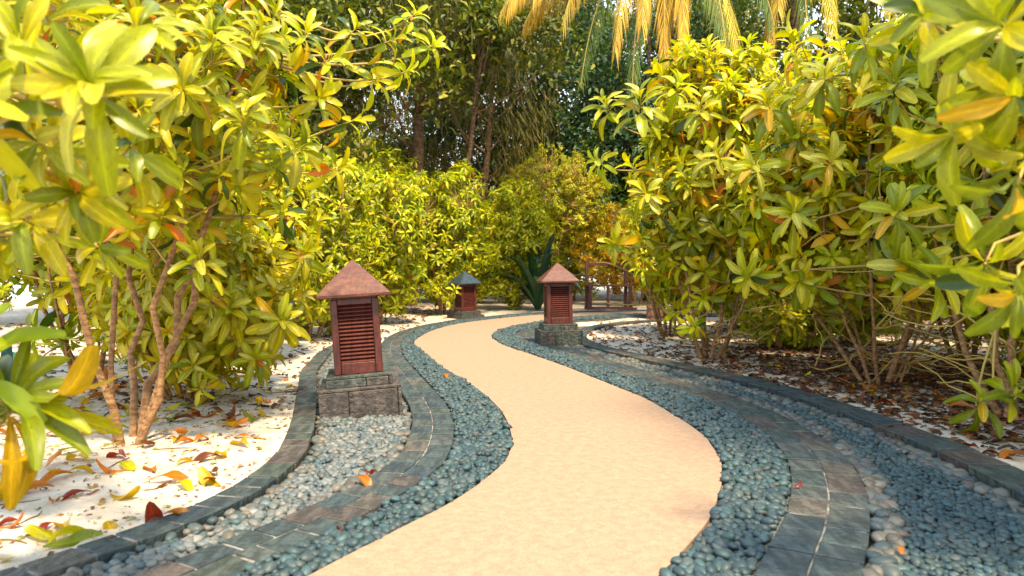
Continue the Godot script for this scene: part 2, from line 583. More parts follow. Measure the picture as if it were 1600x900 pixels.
func border(line: PackedVector2Array, width: float, rows: int, top: float, len0: float, seed_: int, label: String) -> void:
	var rng := RandomNumberGenerator.new()
	rng.seed = seed_
	var root := put("stone_border", slab(ring(offset(line, width * 0.5 - 0.016), offset(line, -width * 0.5 + 0.016)), top - 0.006, BED_Y - 0.06).mesh(), M.mortar)
	tag(root, label, "", "", "structure")
	var step := line[0].distance_to(line[1])
	var rw := width / rows
	for r in rows:
		var off := -width * 0.5 + rw * (r + 0.5)
		var s := -rng.randf_range(0.0, len0)
		var total := step * (line.size() - 1)
		var last := 0
		while s < total:
			var l := len0 * rng.randf_range(0.65, 1.35)
			var i0 := clampi(int(s / step), 0, line.size() - 1)
			var i2 := clampi(int((s + l) / step), 0, line.size() - 1)
			s += l
			if i2 - i0 < 2: continue
			var gapw := 0.0075
			var i1 := (i0 + i2) / 2
			var f := PackedVector2Array()
			var hw := rw * 0.5 - 0.004
			for q in [[i0, -1, 1], [i1, -1, 0], [i2, -1, -1], [i2, 1, -1], [i1, 1, 0], [i0, 1, 1]]:
				var k: int = q[0]
				var nrm := side(line, k)
				var tn := Vector2(-nrm.y, nrm.x)
				f.append(line[k] + nrm * (off + hw * q[1] + rng.randf_range(-0.002, 0.002)) + tn * (gapw * q[2] + rng.randf_range(-0.002, 0.002)))
			# (-side, forward) order turned so that the outline runs counter-clockwise seen from above
			f.reverse()
			var a := 0.0
			for k in f.size(): a += f[k].cross(f[(k + 1) % f.size()])
			if a < 0.0: f.reverse()
			var o := put("paver", paver_mesh(f, top + rng.randf_range(-0.003, 0.003), BED_Y - 0.05, 0.005, Vector2(rng.randf_range(-.012, .012), rng.randf_range(-.012, .012))), M["slate%d" % pick(rng, [5, 5, 3, 4, 2, 3])], root)

# ---------------------------------------------------------------- pebbles
var pebble_meshes := []

func make_pebble(seed_: int) -> ArrayMesh:
	var fn := FastNoiseLite.new()
	fn.seed = seed_
	fn.frequency = 0.7
	var rings := 7
	var segs := 10
	var st := SurfaceTool.new()
	st.begin(Mesh.PRIMITIVE_TRIANGLES)
	st.set_smooth_group(0)
	var vs := []
	for i in rings + 1:
		var th := PI * i / rings
		for j in segs:
			var ph := TAU * j / segs
			var q := Vector3(sin(th) * cos(ph), cos(th), sin(th) * sin(ph))
			var r := 1.0 + 0.22 * fn.get_noise_3dv(q * 1.3)
			st.set_color(Color.WHITE)
			st.add_vertex(Vector3(q.x, signf(q.y) * pow(absf(q.y), 0.85), q.z) * r)
	for i in rings:
		for j in segs:
			var a := i * segs + j
			var b := i * segs + (j + 1) % segs
			for k in [a, b, a + segs, b, b + segs, a + segs]: st.add_index(k)
	st.generate_normals()
	return st.commit()

func pebbles(bed: String, poly: PackedVector2Array, size: float, top: float, seed_: int, tones: Array, edge_tones: Array, edge_w: float, edge_scale: float, label: String, part_label: String, skip: Array, far := 17.0) -> void:
	var rng := RandomNumberGenerator.new()
	rng.seed = seed_
	var root := put(bed, slab(poly, top - size * 1.3, BED_Y - 0.02).mesh(), M.bed)
	tag(root, label, "", "", "structure")
	var core := Geometry2D.offset_polygon(poly, -size * (0.65 if edge_w == 0.0 else 1.1))
	var lo := Vector2(1e9, 1e9)
	var hi := -lo
	for p in poly: lo = lo.min(p); hi = hi.max(p)
	hi.y = minf(hi.y, far)
	lo.y = maxf(lo.y, 1.2)
	var inner := [Geometry2D.offset_polygon(poly, -edge_w * 0.7), Geometry2D.offset_polygon(poly, -edge_w * 1.3)] if edge_w > 0.0 else []
	var list := []
	for layer in 2:
		var y := lo.y
		var row := 0
		while y < hi.y:
			var s := size * (1.75 if y < 8.0 else 2.3)
			var x := lo.x + (s * 0.5 if row % 2 else 0.0) + layer * s * 0.37
			while x < hi.x:
				var p := Vector2(x + rng.randf_range(-.3, .3) * s, y + rng.randf_range(-.3, .3) * s + layer * s * 0.4)
				x += s
				if layer == 1 and rng.randf() < 0.38: continue
				var in_bed := false
				for z in core:
					if Geometry2D.is_point_in_polygon(p, z): in_bed = true
				if not in_bed or not Geometry2D.is_point_in_polygon(p, poly): continue
				var bad := false
				for q in skip:
					if p.distance_to(q[0]) < q[1]: bad = true
				if bad: continue
				var at_edge := false
				if edge_w > 0.0:
					at_edge = true
					for z in inner[rng.randi() % 2]:
						if Geometry2D.is_point_in_polygon(p, z): at_edge = false
				var k := size * rng.randf_range(0.72, 1.30) * (1.25 if y > 8.0 else 1.0)
				if at_edge:
					if rng.randf() < 0.35: continue
					k *= edge_scale
				var a := k * rng.randf_range(1.0, 1.35)
				var b := k * rng.randf_range(0.55, 0.78)
				var bs := Basis.from_euler(Vector3(rng.randf_range(-.35, .35), rng.randf() * TAU, rng.randf_range(-.35, .35)))
				bs = bs * Basis.from_scale(Vector3(a, b, k * 0.9))
				var base_y := top - size * 1.3 + b * 0.6 + (layer * size * 0.72)
				var tone: Array = (edge_tones if at_edge else tones)[rng.randi() % (edge_tones.size() if at_edge else tones.size())]
				var j := rng.randf_range(0.75, 1.3)
				list.append([Transform3D(bs, g3(p, base_y)), Color(tone[0] * j, tone[1] * j, tone[2] * j), p.y - layer * 0.15 + (0.0 if seen(g3(p, 0.0)) else 1e6), rng.randi() % 3])
			y += s * 0.87
			row += 1
	list.sort_custom(func(a, b): return a[2] < b[2])
	var rest := [[], [], []]
	var mats := {}
	for i in list.size():
		var l: Array = list[i]
		if i < 300 and l[2] < 1e5:
			var o := put("pebble", pebble_meshes[l[3]], null, root)
			o.transform = l[0]
			var key := int(l[1].b * 40.0) * 100 + int(l[1].r * 40.0)
			if not pebble_mats.has(key):
				var m: StandardMaterial3D = M.pebble.duplicate()
				m.albedo_color = l[1].linear_to_srgb()
				pebble_mats[key] = m
			o.material_override = pebble_mats[key]
		else: rest[l[3]].append(l)
	var q := scatter("pebbles", pebble_meshes[0], M.pebble, rest[0] + rest[1] + rest[2], root)

var pebble_mats := {}

# ---------------------------------------------------------------- lanterns
func lantern(p: Vector3, yaw: float, lean: Vector3, roof: String, label: String) -> void:
	var root := base("garden_lantern", p, yaw)
	root.rotation = Vector3(lean.x, yaw, lean.z)
	tag(root, label, "lantern", "wooden path lanterns")
	var rng := RandomNumberGenerator.new()
	rng.seed = int(p.z * 100.0)
	# two-step stone plinth faced with slabs
	for st in [["plinth", 0.60, 0.0, 0.235, 0.36], ["upper_plinth", 0.485, 0.235, 0.085, 0.6]]:
		var w: float = st[1]
		var y0: float = st[2]
		var h: float = st[3]
		var g := MB.new()
		g.box(Vector3(0, y0 + h * 0.5 - (0.03 if y0 == 0.0 else 0.0), 0), Vector3(w - 0.05, h + (0.05 if y0 == 0.0 else -0.01), w - 0.05), 0.003)
		var pl := put(st[0], g.mesh(), M.mortar, root)
		for k in 4:
			var bs := Basis(Vector3.UP, k * PI / 2)
			var cut: float = st[4] if k % 2 == 0 else 1.0 - st[4]
			for q in [[-0.5, -0.5 + cut], [-0.5 + cut, 0.5]]:
				var a: float = q[0] * w + 0.003
				var b: float = q[1] * w - 0.003
				if q[1] == 0.5: b -= 0.028
				var s := MB.new()
				var low := -0.05 if y0 == 0.0 else 0.0
				s.box(bs * Vector3((a + b) * 0.5, y0 + (h - 0.022 + low) * 0.5, w * 0.5 - 0.0135 + rng.randf_range(-.0015, .0015)), bs.get_scale() * Vector3(b - a, h - 0.026 - low, 0.027), 0.004, bs)
				put("stone", s.mesh(), M["slate%d" % [1, 2, 5, 4, 0][rng.randi() % 5]], pl)
		for sx in [-1.0, 1.0]:
			for sz in [-1.0, 1.0]:
				var s := MB.new()
				s.box(Vector3(sx * w * 0.25, y0 + h - 0.010, sz * w * 0.25), Vector3(w * 0.5 - 0.005, 0.022, w * 0.5 - 0.005), 0.004)
				put("cap_stone", s.mesh(), M["slate%d" % [1, 2, 5, 4][rng.randi() % 4]], pl)
	# wooden body
	var y := 0.322
	var bw := 0.356
	var bh := 0.562
	for sx in [-1.0, 1.0]:
		for sz in [-1.0, 1.0]:
			var g := MB.new()
			g.box(Vector3(sx * (bw * 0.5 - 0.026), y + bh * 0.5, sz * (bw * 0.5 - 0.026)), Vector3(0.052, bh, 0.052), 0.005)
			put("corner_post", g.mesh(), M.wood, root)
	var ow := bw - 0.104 - 0.002
	var slat_mesh: ArrayMesh
	var sg := MB.new()
	sg.box(Vector3.ZERO, Vector3(ow, 0.011, 0.040), 0.002)
	slat_mesh = sg.mesh()
	for k in 4:
		var bs := Basis(Vector3.UP, k * PI / 2)
		var g := MB.new()
		g.box(bs * Vector3(0, y + 0.042, bw * 0.5 - 0.022), Vector3(ow, 0.084, 0.036), 0.004, bs)
		put("bottom_rail", g.mesh(), M.wood, root)
		g = MB.new()
		g.box(bs * Vector3(0, y + bh - 0.022, bw * 0.5 - 0.022), Vector3(ow, 0.044, 0.036), 0.004, bs)
		put("top_rail", g.mesh(), M.wood, root)
		var ns := 15
		for i in ns:
			var o := put("slat", slat_mesh, M.wood, root)
			o.transform = Transform3D(bs * Basis(Vector3.RIGHT, deg_to_rad(38.0)), bs * Vector3(0, y + 0.084 + (bh - 0.128) * (i + 0.5) / ns, bw * 0.5 - 0.026))
	var dg := MB.new()
	dg.box(Vector3(0, y + bh * 0.5, 0), Vector3(bw - 0.13, bh - 0.05, bw - 0.13), 0.003)
	put("inner_liner", dg.mesh(), M.wood, root)
	var ng := MB.new()
	ng.box(Vector3(0, y + bh + 0.008, 0), Vector3(bw - 0.03, 0.03, bw - 0.03), 0.003)
	put("neck_board", ng.mesh(), M.wood, root)
	# hipped roof: fascia, four sloping faces with a slight sweep, cap
	var ry := y + bh + 0.012
	var hw := 0.268
	var prof := [[hw - 0.02, 0.0], [hw, 0.004], [hw, 0.026], [hw - 0.006, 0.032], [0.135, 0.160], [0.016, 0.272], [0.004, 0.279]]
	var rf := put("roof", fascia(hw, ry).mesh(), M[roof], root)
	for k in 4:
		var bs := Basis(Vector3.UP, k * PI / 2)
		var g := MB.new()
		for i in range(3, prof.size() - 1):
			var a: Array = prof[i]
			var b: Array = prof[i + 1]
			var e := 0.0015
			g.quad(bs * Vector3(-a[0] + e, ry + a[1], a[0]), bs * Vector3(a[0] - e, ry + a[1], a[0]), bs * Vector3(b[0] - e, ry + b[1], b[0]), bs * Vector3(-b[0] + e, ry + b[1], b[0]))
		put("roof_slope", g.mesh(), M[roof], rf)

func fascia(hw: float, ry: float) -> MB:
	var g := MB.new()
	g.box(Vector3(0, ry + 0.016, 0), Vector3(hw * 2, 0.031, hw * 2), 0.006)
	return g

# ---------------------------------------------------------------- palms, trees
func frond_mesh(rng: RandomNumberGenerator, ln: float, out_dir: Vector3, rise: float, droop: float, leaflet: float, hang: float, g: MB, rg: MB, c0: Color, c1: Color) -> void:
	var sidev := out_dir.cross(Vector3.UP).normalized()
	var pts := PackedVector3Array()
	var n := 16
	for i in n + 1:
		var t := float(i) / n
		var reach := ln * (t - 0.32 * droop * t * t)
		pts.append(out_dir * reach + Vector3.UP * (rise * t * ln - droop * t * t * ln))
	rg.tube(pts, 0.035, 0.006, 5)
	var m := int(ln / 0.045)
	for i in m:
		var t := lerpf(0.14, 1.0, float(i) / m)
		var f := t * n
		var k := mini(int(f), n - 1)
		var p := pts[k].lerp(pts[k + 1], f - k)
		var tan := (pts[k + 1] - pts[k]).normalized()
		var l := leaflet * (0.45 + 0.75 * sin(PI * pow(t, 0.8)) ) * rng.randf_range(0.85, 1.1)
		for s in [-1.0, 1.0]:
			var dir: Vector3 = (sidev * s * (1.0 - hang * 0.75) + tan * 0.55 + Vector3.DOWN * hang * 0.9 + Vector3(rng.randf_range(-.1, .1), rng.randf_range(-.1, .1), rng.randf_range(-.1, .1))).normalized()
			var wv: Vector3 = tan.cross(dir).cross(dir).normalized() * 0.0095
			if wv.length() < 0.001: wv = sidev * 0.016
			var a := p
			var b: Vector3 = p + dir * l * 0.5 + Vector3.DOWN * l * 0.06
			var e: Vector3 = p + dir * l * 0.85 + Vector3.DOWN * l * (0.22 + hang * 0.25)
			var q: Color = c0.lerp(c1, rng.randf())
			g.tri(a - wv * 0.5, a + wv * 0.5, b + wv, q); g.tri(a - wv * 0.5, b + wv, b - wv, q)
			g.tri(b - wv, b + wv, e, q)

func palm(foot: Vector3, top: Vector3, fronds: Array, seed_: int, label: String) -> void:
	var rng := RandomNumberGenerator.new()
	rng.seed = seed_
	var root := base("coconut_palm", foot)
	tag(root, label, "palm tree", "palms behind the shrubs")
	var g := MB.new()
	var pts := PackedVector3Array()
	var n := 46
	for i in n + 1:
		var t := float(i) / n
		pts.append((top - foot) * t + Vector3(sin(t * 2.0) * 0.12, 0, 0) - Vector3(0, 0.1 * (1 - t), 0))
	# ringed leaf scars
	var first := true
	for i in n:
		var sg := PackedVector3Array([pts[i], pts[i].lerp(pts[i + 1], 0.9), pts[i + 1]])
		var r := lerpf(0.19, 0.145, float(i) / n)
		g.tube(PackedVector3Array([pts[i], pts[i + 1]]), r * 1.07, r * 0.96, 12)
	put("trunk", g.mesh(), M.palm_bark, root)
	for f in fronds:
		var fg := MB.new()
		var rg := MB.new()
		var an := deg_to_rad(f[0])
		frond_mesh(rng, f[1], Vector3(sin(an), 0, -cos(an)), f[2], f[3], f[4], f[5], fg, rg, f[6], f[7])
		var o := put("frond", fg.mesh(), M.dry_leaf if f[5] > 0.65 else M.tree_leaf, root)
		o.position = top - foot
		put("rachis", rg.mesh(), M.twig, o)

var tiny_leaf: ArrayMesh
var strand: ArrayMesh

func tree(called: String, foot: Vector3, h: float, lean: Vector3, crown_lo: float, spread: float, clumps: int, per: int, lsz: float, tones: Array, seed_: int, label: String, needle := false, thick := 0.16) -> void:
	var rng := RandomNumberGenerator.new()
	rng.seed = seed_
	var root := base(called, foot)
	tag(root, label, "tree", "trees standing behind the path")
	var g := MB.new()
	var pts := curve_to(rng, Vector3(0, -0.1, 0), Vector3(lean.x, h * 0.92, lean.z), Vector3(rng.randf_range(-.3, .3), 0, rng.randf_range(-.3, .3)), 10, 0.05)
	g.tube(pts, thick, thick * 0.25, 8, Color.WHITE, 0.05)
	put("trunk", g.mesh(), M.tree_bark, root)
	var lg := MB.new()
	var lists := [[], [], [], []]
	var kinds := clump_set(lsz, tones, needle, per)
	for i in clumps:
		var t := rng.randf()
		var y := lerpf(crown_lo, h, t)
		var k := clampf(y / (h * 0.92) * 0.9 - 0.08, 0.12, 1.0)
		var at := pts[mini(int(k * 10), 10)]
		var an := rng.randf() * TAU
		var rr := spread * sqrt(rng.randf()) * (1.0 - 0.45 * t)
		var c := Vector3(at.x + cos(an) * rr, y, at.z + sin(an) * rr)
		if i % 2 == 0: lg.tube(curve_to(rng, at, c, Vector3(0, -0.15 * rr, 0), 4, 0.04), thick * 0.22, 0.012, 5)
		var b := Basis.from_euler(Vector3(rng.randf_range(-.25, .25), rng.randf() * TAU, rng.randf_range(-.25, .25))).scaled(Vector3.ONE * rng.randf_range(0.75, 1.25))
		var v := rng.randf_range(0.75, 1.25)
		lists[i % 4].append([Transform3D(b, c), Color(v, v, v)])
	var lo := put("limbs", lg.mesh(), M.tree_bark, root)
	tag(lo, "", "", "", "stuff")
	for i in 4: scatter("crown", kinds[i], M.tree_leaf, lists[i], root)

var clump_sets := {}

func clump_set(lsz: float, tones: Array, needle: bool, per: int) -> Array:
	var key := str(tones) + str(lsz) + str(per)
	if clump_sets.has(key): return clump_sets[key]
	var res := []
	for i in 4:
		var rng := RandomNumberGenerator.new()
		rng.seed = 700 + i
		var list := []
		for j in per:
			var q := Vector3(rng.randfn(), rng.randfn() * 0.8, rng.randfn()) * 0.42
			var b: Basis
			if needle:
				b = Basis.from_euler(Vector3(rng.randf_range(-.5, .5), rng.randf() * TAU, rng.randf_range(-.3, .3))) * Basis(Vector3.RIGHT, PI / 2 + rng.randf_range(-.4, .4))
			else:
				b = Basis.from_euler(Vector3(rng.randf_range(-1.0, 1.0), rng.randf() * TAU, rng.randf_range(-1.0, 1.0)))
			var col: Array = tones[rng.randi() % tones.size()]
			list.append([Transform3D(b.scaled(Vector3.ONE * lsz * rng.randf_range(0.7, 1.3)), q), Color(col[0], col[1], col[2]), rng.randf_range(0.7, 1.3)])
		res.append(joined(list, strand if needle else tiny_leaf))
	clump_sets[key] = res
	return res

# ================================================================ the scene
func _ready() -> void:
	# camera, sky, sun, exposure
	var cam := Camera3D.new()
	cam.name = "camera"
	cam.position = Vector3(0, EYE, 0)
	cam.rotation.x = -pitch
	cam.fov = rad_to_deg(2.0 * atan(450.0 / F))
	cam.far = 900.0
	cam.near = 0.05
	var lens := CameraAttributesPhysical.new()
	lens.frustum_focal_length = 12.0 / (450.0 / F)
	lens.frustum_focus_distance = 6.0
	lens.exposure_aperture = 2.8
	lens.frustum_far = 900.0
	cam.attributes = lens
	add_child(cam)
	cam.current = true
	var env := Environment.new()
	env.background_mode = Environment.BG_SKY
	var sky := Sky.new()
	var sm := ProceduralSkyMaterial.new()
	sm.sky_top_color = Color(0.66, 0.75, 0.84)
	sm.sky_horizon_color = Color(0.97, 0.955, 0.93)
	sm.sky_curve = 0.2
	sm.ground_horizon_color = Color(0.85, 0.83, 0.78)
	sm.ground_bottom_color = Color(0.6, 0.55, 0.48)
	sky.sky_material = sm
	env.sky = sky
	env.background_energy_multiplier = 1.25
	env.tonemap_mode = Environment.TONE_MAPPER_LINEAR
	env.tonemap_exposure = 3.05
	env.sdfgi_enabled = true
	env.ssao_enabled = true
	env.ssil_enabled = true
	var we := WorldEnvironment.new()
	we.name = "world_environment"
	we.environment = env
	add_child(we)
	var sun := DirectionalLight3D.new()
	sun.name = "sun"
	sun.light_energy = 1.15
	sun.light_color = Color(1.0, 0.90, 0.73)
	sun.light_angular_distance = 5.0
	sun.shadow_enabled = true
	add_child(sun)
	sun.look_at_from_position(Vector3(1.3, 6.0, 3.1), Vector3.ZERO, Vector3.UP)

	make_materials()
	make_leaves()
	for i in 3: pebble_meshes.append(make_pebble(50 + i))
	tiny_leaf = make_leaf(1.0, 0.45, 0.2, 0.3, 2, [-1.0, 0.0, 1.0])
	strand = make_leaf(1.0, 0.05, 0.1, 0.2, 2, [-1.0, 1.0])

	# ---- lines of the path, its borders
	var PL := smooth([-1.1, -1.5, -1.1, 0, -1.08, 1.0, -1.02, 1.6, -0.9, 2.05, -0.71, 2.40, -0.51, 2.76, -0.29, 3.15, -0.14, 3.51, -0.04, 3.86, 0.00, 4.29, -0.01, 4.62, -0.08, 5.25, -0.21, 5.83, -0.38, 6.45, -0.77, 7.65, -1.23, 9.31, -1.41, 10.12, -1.44, 10.88, -1.36, 12.13, -1.05, 13.54, -0.47, 14.74, 0.21, 15.74, 0.8, 16.45, 1.7, 17.0, 3.0, 17.5, 6, 17.9, 12, 18])
	var PR := smooth([0.1, -1.5, 0.1, 0, 0.13, 1.0, 0.2, 1.6, 0.33, 2.1, 0.52, 2.43, 0.60, 2.55, 0.79, 2.87, 0.95, 3.23, 1.11, 3.70, 1.17, 3.98, 1.22, 4.46, 1.18, 5.04, 1.08, 5.79, 0.90, 6.45, 0.62, 7.50, 0.27, 8.61, -0.09, 9.69, -0.27, 10.58, -0.32, 11.19, -0.22, 12.13, 0.02, 12.94, 0.61, 14.20, 1.34, 15.33, 2.2, 15.95, 3.5, 16.35, 6, 16.7, 12, 16.8])
	var L1 := smooth([-1.55, -1.5, -1.55, 0, -1.55, 0.9, -1.5, 1.5, -1.38, 2.02, -1.14, 2.42, -0.77, 3.08, -0.53, 3.79, -0.52, 4.54, -0.62, 5.29, -0.80, 6.03, -1.00, 6.76, -1.20, 7.49, -1.39, 8.22, -1.55, 8.96, -1.68, 9.70, -1.77, 10.45, -1.80, 11.21, -1.77, 11.97, -1.66, 12.71, -1.49, 13.45, -1.26, 14.17, -0.95, 14.88, -0.3, 15.9, 0.4, 16.75, 1.4, 17.5, 3, 18.05, 6, 18.5])
	var L2 := smooth([-2.2, -1.5, -2.2, 0, -2.2, 0.9, -2.12, 1.5, -1.95, 2.05, -1.69, 2.46, -1.36, 3.10, -1.26, 3.80, -1.37, 4.51, -1.54, 5.20, -1.73, 5.90, -1.92, 6.59, -2.11, 7.28, -2.23, 7.99, -2.35, 8.69, -2.41, 9.41, -2.45, 10.12])
	var R1 := smooth([0.52, -1.5, 0.52, 0, 0.55, 0.9, 0.62, 1.5, 0.8, 2.0, 1.03, 2.42, 1.43, 3.15, 1.71, 3.93, 1.81, 4.76, 1.73, 5.59, 1.50, 6.39, 1.26, 7.18, 1.04, 7.99, 0.80, 8.79, 0.55, 9.58, 0.36, 10.39, 0.23, 11.22, 0.31, 12.04, 0.58, 12.83, 0.92, 13.59, 1.36, 14.29, 1.95, 14.88, 2.6, 15.3, 3.6, 15.65, 6, 16.1])
	var R2 := smooth([1.75, -1.5, 1.75, 0.9, 1.82, 1.4, 1.98, 1.9, 2.24, 2.4, 2.42, 3.0, 2.51, 3.58, 2.53, 4.33, 2.49, 5.09, 2.39, 5.84, 2.20, 6.57, 1.94, 7.28, 1.65, 7.98, 1.38, 8.69, 1.15, 9.41, 1.02, 10.15, 1.04, 10.91, 1.16, 11.65, 1.38, 12.38, 1.71, 13.06, 2.18, 13.65, 2.8, 14.15, 3.6, 14.55])
	var en := FastNoiseLite.new()
	en.seed = 5
	en.frequency = 2.2
	for i in PL.size(): PL[i] += side(PL, i) * 0.007 * en.get_noise_2d(i * 0.05, 0.0)
	for i in PR.size(): PR[i] += side(PR, i) * 0.007 * en.get_noise_2d(i * 0.05, 9.0)
	var w1 := 0.29
	var w2 := 0.17
	var w3 := 0.335
	var w4 := 0.235
	var path_ring := ring(PL, PR)
	var bedA := ring(PL, offset(L1, w1 * 0.5))
	var bedB := ring(offset(L1, -w1 * 0.5).slice(0, int(L1.size() * 0.63)), offset(L2, w2 * 0.5))
	var bedC := ring(PR, offset(R1, -w3 * 0.5))
	var bedD := ring(offset(R1, w3 * 0.5).slice(0, int(R1.size() * 0.72)), offset(R2, -w4 * 0.5))
	polys = [ring(L1, R1), ring(L2, L1.slice(0, int(L1.size() * 0.63))), ring(R1.slice(0, int(R1.size() * 0.72)), R2)]

	# ---- ground: one sheet of sand, cut down under the path and its beds
	var xs := []
	var zs := []
	var q := -400.0
	for e in [400.0, 200.0, 110.0, 70.0, 45.0, 32.0, 24.0, 19.0, 15.0, 12.0, 10.0, 8.5, 7.4, 6.5, 5.8, 5.2, 4.7, 4.3, 4.0, 3.75, 3.5, 3.3, 3.1, 2.95, 2.8, 2.7]: xs.append(-e)
	var xx := -2.6
	while xx < 2.85: xs.append(xx); xx += 0.055
	for e in [2.9, 3.0, 3.15, 3.3, 3.5, 3.75, 4.0, 4.3, 4.7, 5.2, 5.8, 6.5, 7.4, 8.5, 10.0, 12.0, 15.0, 19.0, 24.0, 32.0, 45.0, 70.0, 110.0, 200.0, 400.0]: xs.append(e)
	for e in [-60.0, -25.0, -10.0, -5.0, -3.0, -2.0, -1.5, -0.8, 0.0, 0.5, 0.9]: zs.append(e)
	var zz := 1.2
	while zz < 18.8: zs.append(zz); zz += 0.06
	for e in [19.2, 20.0, 21.0, 22.5, 25.0, 29.0, 35.0, 45.0, 60.0, 90.0, 150.0, 250.0, 450.0]: zs.append(e)
	var hn := FastNoiseLite.new()
	hn.seed = 8
	hn.frequency = 0.9
	var gst := SurfaceTool.new()
	gst.begin(Mesh.PRIMITIVE_TRIANGLES)
	gst.set_smooth_group(0)
	for z in zs:
		for x in xs:
			var p := Vector2(x, z)
			var y := -0.012 + 0.022 * hn.get_noise_2d(x, z) + 0.008 * hn.get_noise_2d(x * 5.0, z * 5.0)
			if absf(x) < 13.0 and z < 19.0 and on_way(p): y = -0.14
			elif x < -2.6: y += clampf((-x - 3.0) * 0.02, 0.0, 0.05)
			if x < -17.0: y -= (-x - 17.0) * 0.05
			gst.set_uv(Vector2(x, z))
			gst.add_vertex(Vector3(x, maxf(y, -3.0), -z))
	var nx := xs.size()
	for i in zs.size() - 1:
		for j in nx - 1:
			var a := i * nx + j
			for k in [a, a + nx, a + 1, a + 1, a + nx, a + nx + 1]: gst.add_index(k)
	gst.generate_normals()
	var ground := put("sand_ground", gst.commit(), M.sand)
	tag(ground, "pale coral sand ground under the shrubs", "", "", "structure")
	var seag := MB.new()
	seag.quad(Vector3(-800, -0.42, 400), Vector3(-20, -0.42, 400), Vector3(-20, -0.42, -800), Vector3(-800, -0.42, -800))
	tag(put("sea_water", seag.mesh(), M.sea), "pale turquoise sea beyond the beach", "", "", "structure")

	# ---- path slab
	tag(put("path", slab(path_ring, 0.0, -0.16).mesh(), M.path), "winding pale sand-coloured path", "", "", "structure")

	# ---- stone borders
	border(L1, w1, 2, 0.0, 0.20, 61, "double row of dark slate pavers between the path pebbles and the tall lantern's bed")
	border(L2, w2, 1, 0.004, 0.19, 62, "single row of dark slate pavers against the bright sand")
	border(R1, w3, 2, 0.0, 0.25, 63, "double row of dark slate pavers with pale joints on the shaded side")
	border(R2, w4, 1, 0.028, 0.28, 64, "raised single row of dark slate kerb stones against the leaf litter")

	# ---- pebble beds
	var blue := [[0.021, 0.050, 0.060], [0.029, 0.061, 0.069], [0.016, 0.036, 0.046], [0.019, 0.046, 0.050], [0.040, 0.067, 0.072], [0.025, 0.041, 0.045], [0.048, 0.064, 0.064]]
	var grey := [[0.102, 0.118, 0.123], [0.077, 0.099, 0.107], [0.126, 0.126, 0.120], [0.059, 0.085, 0.096], [0.143, 0.148, 0.144], [0.094, 0.104, 0.099], [0.049, 0.077, 0.092]]
	var warm := [[0.091, 0.083, 0.070], [0.070, 0.077, 0.074], [0.109, 0.099, 0.084], [0.051, 0.067, 0.067], [0.078, 0.064, 0.054], [0.036, 0.054, 0.061]]
	var l1 := Vector2(-1.16, 5.42)
	var l2 := Vector2(0.66, 9.98)
	pebbles("pebble_bed", bedA, 0.021, 0.006, 71, blue, grey, 0.0, 1.0, "bed of blue-grey pebbles along the sunny edge of the path", "", [])
	pebbles("pebble_bed", bedB, 0.019, -0.022, 72, grey, warm, 0.055, 1.35, "bed of grey pebbles around the tall lantern", "", [[l1, 0.33]], 9.5)
	pebbles("pebble_bed", bedC, 0.0225, 0.011, 73, blue, blue, 0.0, 1.0, "bed of dark blue pebbles between path and double paver row", "", [])
	pebbles("pebble_bed", bedD, 0.017, -0.024, 74, blue, warm, 0.09, 1.75, "wide bed of small teal pebbles edged with larger grey stones", "", [[l2, 0.33]], 12.5)

	# ---- lanterns
	lantern(g3(l1, -0.045), 0.205, Vector3(0, 0, deg_to_rad(3.4)), "wood_roof", "tall red-brown louvred lantern with faded pyramid roof on a two-step slate plinth beside white sand")
	lantern(g3(l2, -0.03), 0.10, Vector3(0, 0, deg_to_rad(0.9)), "wood_roof", "red-brown louvred lantern with pinkish roof where the path bends past the round kerb")
	lantern(Vector3(-1.0, -0.17, -15.25), 0.62, Vector3(0, 0, deg_to_rad(2.0)), "slate_roof", "small dark lantern with blue-grey roof half hidden by hedge leaves")

	bench()
	plants()
	litter()

func bench() -> void:
	var root := base("wooden_bench", Vector3(1.98, -0.02, -18.7), 0.05)
	tag(root, "dark red-brown wooden bench with tall end posts at the far bend of the path", "bench")
	for x in [0.0, 1.05]:
		for z in [0.0, 0.42]:
			var g := MB.new()
			var h := 1.30 if z == 0.0 else 0.62
			g.box(Vector3(x + (0.0 if z == 0.0 else 0.03), h * 0.5, z), Vector3(0.085, h, 0.085), 0.008)
			put("post" if z == 0.0 else "leg", g.mesh(), M.bench_wood, root)
	for k in 4:
		var g := MB.new()
		g.box(Vector3(0.55, 0.64, 0.02 + k * 0.125), Vector3(1.16, 0.045, 0.112), 0.006)
		put("seat_plank", g.mesh(), M.bench_wood, root)
	for y in [1.2]:
		var g := MB.new()
		g.box(Vector3(0.525, y, 0.0), Vector3(0.965, 0.09, 0.04), 0.006)
		put("back_rail", g.mesh(), M.bench_wood, root)
	var mg := MB.new()
	mg.box(Vector3(0.5, 0.32, 0.42), Vector3(0.07, 0.6, 0.07), 0.006)
	put("leg", mg.mesh(), M.bench_wood, root)
	for z in [0.0, 0.42]:
		var g := MB.new()
		g.box(Vector3(0.6, 0.04, z), Vector3(1.3, 0.06, 0.10), 0.006)
		put("ground_beam", g.mesh(), M.bench_wood, root)

